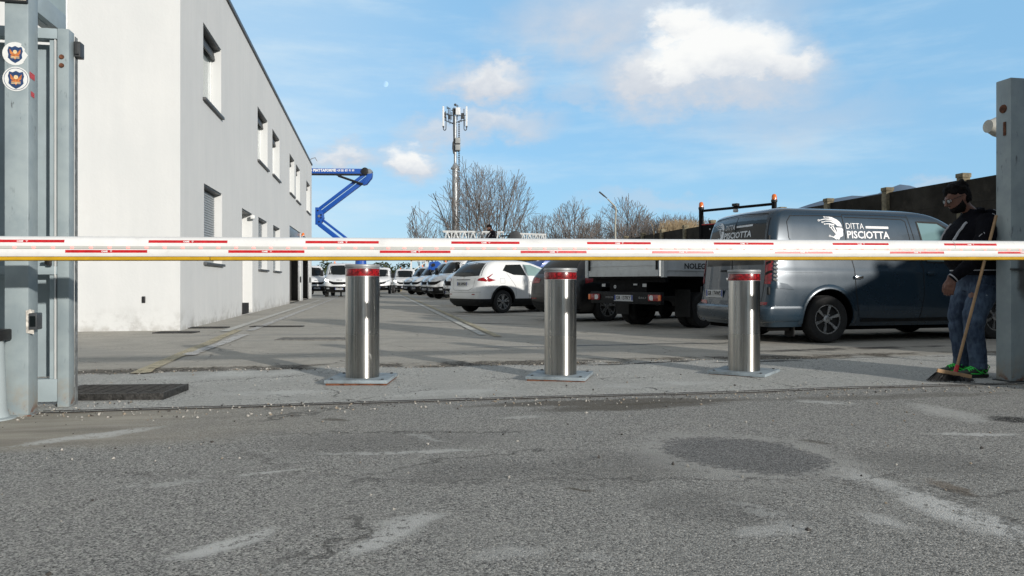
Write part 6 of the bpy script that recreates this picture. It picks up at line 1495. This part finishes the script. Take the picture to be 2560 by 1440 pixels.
def hand(mb, wrist, dirv, palm_n, sg, curl=1.0, s=1.0):
    """wrist point, direction to knuckles, palm normal (where the fingers curl to), sg = thumb side"""
    d = Vector(dirv).normalized(); pn = Vector(palm_n).normalized(); sd = d.cross(pn).normalized()*sg     # toward the thumb
    w = Vector(wrist)
    for f in (-.030, -.010, .010, .030):
        mb.tube([w-d*.03+sd*f*.55*s, w+d*.02*s+sd*f*.75*s, w+d*.092*s+sd*f*s], [.020*s, .0165*s, .0135*s], 10)
    blob(mb, w+d*.045*s, (.030*s, .030*s, .030*s))
    for f, L in ((.030, .078), (.010, .086), (-.010, .080), (-.030, .062)):
        p = w+d*.088*s+sd*f*s; a = .35*curl+(.03-f)*3*curl*.3; pts = [p]; seg = (L*.45, L*.32, L*.25)
        for q, l in enumerate(seg): dd = (d*math.cos(a)+pn*math.sin(a)); p = p+dd*l*s; pts.append(p); a += .62*curl
        mb.tube(pts, [.0105*s, .0095*s, .0085*s, .0070*s], 8); blob(mb, pts[-1], .0072*s, 8)
    p = w+d*.028*s+sd*.030*s; d2 = (d*.75+sd*.42+pn*.45).normalized(); p2 = p+d2*.040*s; d3 = (d*.92+pn*.35+sd*.02).normalized(); p3 = p2+d3*.032*s; p4 = p3+(d3+pn*.3).normalized()*.026*s
    mb.tube([w+d*.008*s+sd*.018*s, p, p2, p3, p4], [.017*s, .0155*s, .0125*s, .0110*s, .0085*s], 9); blob(mb, p4, .0088*s, 8)
def shoe(parent, ax, ay, ang, mat_up, mat_sole, mat_neon):
    T = Matrix.Translation((ax, ay, 0)) @ Matrix.Rotation(ang, 4, 'Z')
    q = MB(); q.T = T
    st = [(-.085, .030, .045, .075), (-.06, .043, .03, .105), (-.02, .046, .025, .115), (.03, .046, .022, .105), (.08, .048, .022, .080), (.13, .052, .02, .064), (.17, .048, .02, .055), (.195, .034, .02, .046)]
    vs = []; n = 16
    for x, w, zb, zt in st:
        for k in range(n):
            a = 2*math.pi*k/n; c, s = math.cos(a), math.sin(a); vs.append((x, w*c, (zb+zt)/2+(zt-zb)/2*math.copysign(abs(s)**.75, s)))
    L = len(st); q.add(vs, [(j*n+k, j*n+(k+1) % n, (j+1)*n+(k+1) % n, (j+1)*n+k) for j in range(L-1) for k in range(n)]+[tuple(range(n-1, -1, -1)), tuple(range((L-1)*n, L*n))])
    q.tube([(-.035, 0, .09), (-.035, 0, .135)], [.050, .047], 16)
    o = q.build('shoe', mat_up, parent, smooth=True, ang=60)
    q = MB(); q.T = T; pl = [(-.098, 0)]+[(-.09, -.032), (-.05, -.046), (.0, -.043), (.06, -.046), (.13, -.056), (.18, -.048), (.207, -.02), (.207, .02), (.18, .048), (.13, .054), (.06, .043), (.0, .042), (-.05, .045), (-.09, .03)]
    q.prism(pl, lambda a, b, k: (a, b, k), .030); q.build('sole', mat_sole, o, bevel=.006)
    q = MB(); q.T = T
    for i in range(6):
        x0 = .0+.021*i; zt = .112-.0075*i-.0; q.tube([(x0, -.040, zt-.012-.004*i*.5), (x0+.008, -.015, zt+.008), (x0+.018, .018, zt+.008), (x0+.016, .040, zt-.014)], .0045, 5)
        q.tube([(x0+.014, -.040, zt-.014), (x0+.010, -.010, zt+.010), (x0, .03, zt)], .004, 5)
    for sg in (-1, 1):
        y = sg*.050
        for a, b in (((-.07, .030), (-.01, .085)), ((-.055, .028), (.03, .060)), ((-.085, .095), (-.04, .055)), ((.0, .035), (.06, .075)), ((.02, .035), (.12, .038)), ((-.04, .10), (.0, .06)), ((-.092, .09), (-.06, .118))):
            q.tube([(a[0], y*(.72 if a[0] < -.05 else 1.0), a[1]), ((a[0]+b[0])/2, y*1.02, (a[1]+b[1])/2), (b[0], y*(.98), b[1])], .0042, 4)
    q.tube([(.01, .0, .118), (-.0, .05, .125), (.03, .066, .09)], .0045, 5); q.tube([(.01, .0, .118), (.04, -.05, .115), (.03, -.06, .08)], .0045, 5)
    q.build('neon_laces', mat_neon, o)
def build_man():
    r_ = thing('person', 'man in black tracksuit top and jeans standing by the right gate post looking down', 'person')
    # ---- body: head, neck, arms and hands, legs in one continuous surface
    q = MB()
    hr = [((.03, 0, 1.500), .055, .06, .060, 0), ((.045, 0, 1.545), .058, .062, .060, 0), ((.065, 0, 1.580), .060, .070, .060, .1), ((.085, 0, 1.605), .085, .075, .062, .1), ((.10, 0, 1.628), .098, .082, .066, 0), ((.105, 0, 1.655), .102, .090, .072, 0), ((.105, 0, 1.69), .100, .098, .077, 0), ((.105, 0, 1.725), .099, .102, .079, 0),
          ((.105, 0, 1.76), .095, .103, .078, 0), ((.10, 0, 1.79), .084, .096, .072, 0), ((.095, 0, 1.815), .064, .080, .058, 0), ((.09, 0, 1.832), .032, .046, .034, 0)]
    hd = MB(); loft(hd, hr)
    hd.tube([(.205, 0, 1.722), (.222, 0, 1.700), (.232, 0, 1.683), (.212, 0, 1.672)], [.010, .013, .016, .010], 10)   # nose
    blob(hd, (.226, .011, 1.680), .009); blob(hd, (.226, -.011, 1.680), .009)
    hd.tube([(.198, -.03, 1.735), (.206, 0, 1.733), (.198, .03, 1.735)], .010, 8)          # brow
    hd.tube([(.190, -.020, 1.652), (.205, 0, 1.655), (.190, .020, 1.652)], .008, 8); hd.tube([(.186, -.018, 1.640), (.200, 0, 1.640), (.186, .018, 1.640)], .0085, 8)   # lips
    blob(hd, (.178, 0, 1.612), (.022, .026, .020))
    for sg in (-1, 1):
        hd.tube([(.092, sg*.078, 1.672), (.088, sg*.086, 1.69), (.078, sg*.094, 1.715), (.085, sg*.092, 1.732), (.098, sg*.086, 1.728), (.100, sg*.079, 1.70)], [.007, .007, .007, .007, .006, .005], 7); blob(hd, (.092, sg*.080, 1.70), (.012, .006, .022))
    PV = Vector((.04, 0, 1.57)); HT = Matrix.Translation(PV) @ Matrix.Rotation(R(22), 4, 'Y') @ Matrix.Translation(-PV)
    q.add([HT @ v for v in hd.v], hd.f)
    loft(q, [((-.02, 0, .86), .11, .13, .16, 0), ((-.02, 0, 1.0), .13, .12, .16, 0), ((.0, 0, 1.2), .13, .12, .17, 0), ((-.01, 0, 1.38), .12, .12, .19, 0), ((-.01, 0, 1.46), .08, .09, .14, 0), ((.02, 0, 1.52), .06, .065, .065, 0)])
    arms = {1: [(-.01, .20, 1.44), (.05, .27, 1.30), (.14, .295, 1.14), (.25, .285, 1.01), (.352, .265, .915)], -1: [(-.03, -.20, 1.44), (-.06, -.26, 1.29), (-.09, -.28, 1.14), (-.05, -.27, 1.02), (.02, -.25, .93)]}
    for sg, a in arms.items(): q.tube(a, [.055, .05, .042, .038, .029], 14)
    hand(q, (.360, .262, .905), (.22, -.05, -1), (-.55, -.75, -.25), -1, 1.35, 1.08)
    hand(q, (.03, -.248, .920), (.30, .05, -1), (-.55, .75, -.25), 1, 1.3, 1.08)
    legs = {1: [(-.02, .10, .90), (.045, .115, .70), (.075, .12, .48), (.045, .12, .28), (.025, .125, .09)], -1: [(-.02, -.10, .90), (.05, -.11, .70), (.08, -.115, .48), (.05, -.115, .28), (.03, -.12, .09)]}
    for a in legs.values(): q.tube(a, [.085, .075, .058, .055, .04], 14)
    remeshed(q, 'body', m_skin, r_, .0048, 2)
    # ---- jeans
    q = MB(); loft(q, [((-.03, 0, .80), .135, .165, .185, 0), ((-.035, 0, .88), .150, .172, .195, 0), ((-.02, 0, .96), .150, .150, .190, 0), ((-.01, 0, 1.02), .15, .14, .185, 0)])
    for sg, a in legs.items():
        rr = [.126, .116, .100, .082, .077, .075, .074]
        pts = [Vector((-.035, sg*.095, .84)), Vector((.0 if sg > 0 else .02, sg*.108, .72)), Vector(a[1])*.45+Vector(a[2])*.55, Vector(a[2])+Vector((-.006, 0, -.04)), Vector(a[3]), Vector(a[3])*.35+Vector(a[4])*.65, Vector(a[4])+Vector((0, 0, -.012))]
        q.tube(pts, rr, 22)
    def dj(c):
        low = max(0, min(1, (.24-c.z)/.18)); kn = math.exp(-((c.z-.46)/.09)**2); hp = math.exp(-((c.z-.76)/.09)**2)
        w = mnoise.noise(Vector((c.x*7+c.z*4, c.y*7, c.z*15))); f = mnoise.noise(Vector((c.x*3, c.y*3, c.z*46)))
        return w*.010*(.5+kn+hp)+f*.011*low+mnoise.noise(c*30)*.002
    remeshed(q, 'jeans', m_jeans, r_, .009, 3, dj)
    q = MB(); 
    # ---- jacket
    loft(q, [((-.025, 0, .985), .20, .168, .205, 0), ((-.02, 0, 1.05), .255, .175, .222, 0), ((.0, 0, 1.15), .275, .185, .228, 0), ((.005, 0, 1.27), .265, .190, .230, 0), ((-.01, 0, 1.37), .230, .190, .228, 0), ((-.02, 0, 1.43), .19, .180, .205, 0), ((-.015, 0, 1.48), .14, .150, .150, 0), ((.01, 0, 1.53), .078, .105, .095, .1), ((.02, 0, 1.56), .075, .09, .085, .2)])
    for sg, a in arms.items(): q.tube([(-.025, sg*.155, 1.42)]+[tuple(v) for v in a[:4]]+[(a[4][0]-.012, a[4][1], a[4][2]+.02)], [.10, .098, .090, .078, .066, .047], 20); blob(q, (-.02, sg*.19, 1.41), .095, 16)
    # hood bunched on the back
    blob(q, (-.125, 0, 1.47), (.105, .150, .095), 18); q.tube([(-.06, -.12, 1.52), (-.17, -.08, 1.50), (-.20, 0, 1.48), (-.17, .08, 1.50), (-.06, .12, 1.52)], .040, 12); q.tube([(.06, -.075, 1.53), (-.02, -.11, 1.55), (-.06, 0, 1.57), (-.02, .11, 1.55), (.06, .075, 1.53)], .026, 10)
    def dk(c):
        w = mnoise.noise(Vector((c.x*6+c.z*5, c.y*6, c.z*9))); el = math.exp(-((c.z-1.13)/.10)**2) if abs(c.y) > .2 else 0; hem = math.exp(-((c.z-1.04)/.05)**2)
        return w*.012*(1+.8*el)+mnoise.noise(Vector((c.x*20, c.y*20, c.z*30)))*.004*(1+el+hem)
    jk = remeshed(q, 'jacket', m_jacket, r_, .010, 3, dk)
    from mathutils.bvhtree import BVHTree
    bvh = BVHTree.FromPolygons([v.co for v in jk.data.vertices], [tuple(p.vertices) for p in jk.data.polygons])
    def onj(x, y, z, off=.003):
        h = bvh.find_nearest(Vector((x, y, z))); return h[0]+h[1]*off
    def pipe(pts, r, name='piping'):
        L = []
        for i in range(len(pts)-1):
            for k in range(8): f = k/8; L.append(onj(*(Vector(pts[i])*(1-f)+Vector(pts[i+1])*f)))
        L.append(onj(*pts[-1])); s = MB(); s.tube(L, r, 5); s.build(name, m_piping, jk)
    for sg in (1, -1):
        pipe([(-.02, sg*.24, 1.50), (-.055, sg*.32, 1.38), (-.065, sg*.34, 1.27)], .0045)
        pipe([(.215, sg*.13, 1.42), (.265, sg*.11, 1.30), (.285, sg*.09, 1.18)], .006); pipe([(.17, sg*.145, 1.47), (.23, sg*.13, 1.38), (.27, sg*.12, 1.28)], .012)
    pipe([(-.13, .13, 1.58), (-.20, .13, 1.50), (-.23, .11, 1.43), (-.20, .10, 1.39)], .005); pipe([(-.20, .02, 1.58), (-.24, .02, 1.50)], .004)
    # ribbed hem and cuffs with a white line
    q = MB(); n = 40
    def ring(zc, cx, cy, rf, rb, ry, h, m_, t_=None):
        vs = []
        for dz in (0, h):
            for k in range(n): a = 2*math.pi*k/n; c, s = math.cos(a), math.sin(a); vs.append((cx+(rf if c > 0 else rb)*c, cy+ry*s, zc+dz+c*.0))
        m_.add(vs, [(k, (k+1) % n, n+(k+1) % n, n+k) for k in range(n)])
    ring(.945, -.025, 0, .204, .176, .212, .075, q); q.build('hem', m_jacket, jk, smooth=True, recalc=False)
    q = MB(); ring(.985, -.025, 0, .214, .184, .218, .010, q); q.build('hem_line', m_piping, jk, smooth=True, recalc=False)
    a = arms[1]; d = (Vector((.360, .262, .905))-Vector((.27, .282, .99))).normalized(); w0 = Vector((.352, .264, .913))
    q = MB(); q.tube([w0-d*.045, w0+d*.012], [.050, .041], 20); q.build('cuff', m_jacket, jk, smooth=True); q = MB(); q.tube([w0-d*.012, w0-d*.002], [.0485, .0475], 20); q.build('cuff_line', m_piping, jk, smooth=True)
    # small chest marks
    q = MB()
    for (x, z), (x2, z2) in (((.155, 1.30), (.125, 1.315)), ((.125, 1.315), (.115, 1.308)), ((.10, 1.325), (.095, 1.305)), ((-.045, 1.50), (-.05, 1.50))):
        q.tube([onj(x, .32, z, .002), onj((x+x2)/2, .32, (z+z2)/2, .002), onj(x2, .32, z2, .002)], .0035, 4)
    q.build('print', m_piping, jk)
    # ---- hair, beard
    q = MB(); hh = MB(); loft(hh, [((.075, 0, 1.640), .01, .072, .070, 0), ((.07, 0, 1.67), .015, .085, .082, 0), ((.075, 0, 1.70), .025, .095, .087, .0), ((.085, 0, 1.74), .075, .112, .090, .25), ((.09, 0, 1.775), .108, .115, .090, .12), ((.09, 0, 1.81), .105, .108, .085, 0), ((.085, 0, 1.838), .080, .090, .068, 0), ((.085, 0, 1.855), .045, .05, .04, 0)])
    for k in range(26):
        a = k*2.4; z = 1.76+.08*((k*7) % 10)/10; rr_ = .085*(1-((z-1.76)/.13)**2*.6); blob(hh, (.088+rr_*math.cos(a)*1.12, rr_*math.sin(a), z+.004), .020+.008*((k*3) % 4)/4, 8)
    q.add([HT @ v for v in hh.v], hh.f)
    remeshed(q, 'hair', m_hair, r_, .007, 2, lambda c: mnoise.noise(c*55)*.006)
    q = MB(); bb_ = MB(); loft(bb_, [((.110, 0, 1.572), .050, .05, .035, 0), ((.115, 0, 1.59), .080, .07, .055, 0), ((.115, 0, 1.61), .090, .075, .066, 0), ((.115, 0, 1.632), .090, .060, .0725, 0), ((.112, 0, 1.655), .072, .030, .0765, 0), ((.110, 0, 1.69), .010, .012, .0795, 0)])
    bb_.tube([(.192, -.024, 1.655), (.212, 0, 1.664), (.192, .024, 1.655)], .007, 7)
    q.add([HT @ v for v in bb_.v], bb_.f); remeshed(q, 'beard', m_hair, r_, .006, 1, lambda c: mnoise.noise(c*80)*.003)
    # ---- glasses
    q = MB(); q.T = HT.copy()
    for sg in (-1, 1):
        cx, cy, cz = .214, sg*.034, 1.712; q.tube([(cx+(-.006 if abs(math.sin(R(a))) > .7 else 0)*0, cy+.026*math.cos(R(a)), cz+.019*math.sin(R(a))) for a in range(0, 361, 30)], .0028, 5); q.tube([(cx-.004, sg*.060, 1.718), (.17, sg*.078, 1.722), (.095, sg*.086, 1.722)], .0026, 5)
    q.tube([(.214, -.009, 1.716), (.216, 0, 1.718), (.214, .009, 1.716)], .0026, 5); gl_ = q.build('glasses', m_dark, r_)
    q = MB(); q.T = HT.copy()
    for sg in (-1, 1): q.add([(.213, sg*.034+.024*math.cos(R(a)), 1.712+.017*math.sin(R(a))) for a in range(0, 360, 30)], [tuple(range(12))])
    q.build('lens', M('spectacle_lens', (.30, .34, .36), .06, 0, .02, coat=1), gl_, recalc=False)
    q = MB(); q.T = HT.copy()
    for sg in (-1, 1): blob(q, (.192, sg*.032, 1.712), .0125, 10)
    q.build('eye', M('eye_white', (.55, .52, .5), .3), r_, smooth=True)
    mu, ms, mn = M('dark_green_shoe', (.035, .045, .035), .7, 0, .3, 20, .3, 90), M('black_sole', (.02, .02, .02), .7), M('neon_green_lace', (.05, .75, .10), .5, 0, .1, 30)
    shoe(r_, .035, .125, R(10), mu, ms, mn); shoe(r_, .04, -.12, R(-6), mu, ms, mn)
    return r_
man = build_man(); man.location = ((2430-1280)/F*7.0, 6.98, 0); man.rotation_euler.z = math.pi
worker = copy_tree(man); worker['label'] = 'person in black on top of the parked machines beside the white lattice boom'; worker.name = 'person'
worker.location = (P(1233, 0, 35).x, 35, EYE+(HY-570)/F*35-1.81); worker.rotation_euler.z = math.pi*1.15; worker.location.y = 33.2
# broom leaning on the post
btm = Vector((G(2392, 946).x, G(2392, 946).y, .055)); btm = P(2391, 922, 6.55); top = P(2491, 538, 6.62)
br = thing('broom', 'wooden broom with black bristles leaning against the right gate post', 'broom', (btm.x, btm.y, 0))
q = MB(); a = Vector((0, 0, btm.z)); b_ = top-Vector((btm.x, btm.y, 0)); q.tube([a, b_-(b_-a).normalized()*.01, b_], [.0125, .0125, .008], 12); q.build('handle', m_wood, br, smooth=True, ang=50)
ud = (b_-a).normalized(); q = MB(); q.tube([a-ud*.03, a+ud*.035], [.019, .016], 14); q.build('socket', m_red, br, smooth=True, ang=50)
hx0, hx1 = P(2347, 0, 6.5).x-btm.x, P(2428, 0, 6.5).x-btm.x
q = MB(); q.beam((hx0, -.02, btm.z-.018), (hx1, -.05, btm.z-.072), .05, .020, up=(0, 1, 0)); q.build('head', m_wood, br, bevel=.006)
q = MB(); rn = random.Random(4)
for i in range(520):
    f = rn.random(); g_ = rn.uniform(-1, 1); x0 = hx0+(hx1-hx0)*f; z0 = btm.z-.018-.054*f-.008; sp = (f-.45)*.0; x1 = x0-.085*(1-f)**1.3+(.01*f)+rn.gauss(0, .004)
    q.tube([(x0, -.02-.03*f+g_*.02, z0), (x1, -.03-.03*f+g_*.045, max(.004, rn.gauss(.012, .006)))], [.0022, .0014], 3)
q.bb(hx0+.01, hx1-.005, -.05, -.02, btm.z-.10, btm.z-.055); q.build('bristles', m_dark, br)
# small rubble and pebbles lying about
rn = random.Random(12); q = MB()
for i in range(2300):
    k = rn.random()
    if k < .30: u, v = rn.uniform(-3.4, 5.5), 5.42+rn.gauss(-.1, .14)
    elif k < .65: u, v = rn.uniform(-3.2, 5.0), 7.75+rn.gauss(0, .10)
    elif k < .80: u, v = rn.uniform(-3.6, -1.6), rn.gauss(6.0, .45)
    else: u, v = rn.uniform(-4, 6), rn.uniform(2.2, 7.6)
    s_ = rn.choice((.003, .004, .005, .006, .008, .011)); p = uv(u, v, gz(u, v)+s_*.4); ax = Matrix.Rotation(rn.random()*6, 3, 'Z') @ Matrix.Rotation(rn.random()*6, 3, 'X')
    vs = [p+ax @ Vector((a*s_*rn.uniform(.6, 1.3), b*s_*rn.uniform(.6, 1.3), c*s_*rn.uniform(.5, .9))) for a, b, c in ((1,0,0),(0,1,0),(-1,0,0),(0,-1,0),(0,0,1),(0,0,-1))]
    q.add(vs, [(0,1,4),(1,2,4),(2,3,4),(3,0,4),(1,0,5),(2,1,5),(3,2,5),(0,3,5)], rn.choice((0, 0, 1, 2)))
tag(q.build('gravel', [M('pale_stone', (.42, .40, .36), .9), M('dark_stone', (.06, .055, .05), .9), M('tan_stone', (.30, .25, .19), .9)], recalc=False), kind='stuff')
# street buildings behind the camera: they only show as reflections
for (x0, x1, y0, y1, h, c, lab) in ((-30, -9, -34, -24, 7.5, (.20, .17, .14), 'brown street building across the road behind the viewer on the left'), (-8.5, 5, -30, -23, 5.5, (.12, .12, .12), 'grey workshop across the road straight behind the viewer'), (19, 34, -16, 4, 3.2, (.14, .12, .10), 'low brown shed across the road behind the viewer on the right')):
    b_ = thing('street_building', lab, 'building', ((x0+x1)/2, (y0+y1)/2, 0)); w, l = (x1-x0)/2, (y1-y0)/2
    q = MB(); q.bb(-w, w, -l, l, 0, h); q.build('wall', M('street_wall', c, .9, 0, .2, .5), b_); q = MB(); q.bb(-w-.3, w+.3, -l-.3, l+.3, h+.003, h+.2); q.build('roof', m_coping, b_)
    for i in range(int(w)): q = MB(); q.bb(-w+.8+2*i, -w+1.8+2*i, l+.003, l+.05, 1.1, 2.5); q.build('window', m_glass, b_)
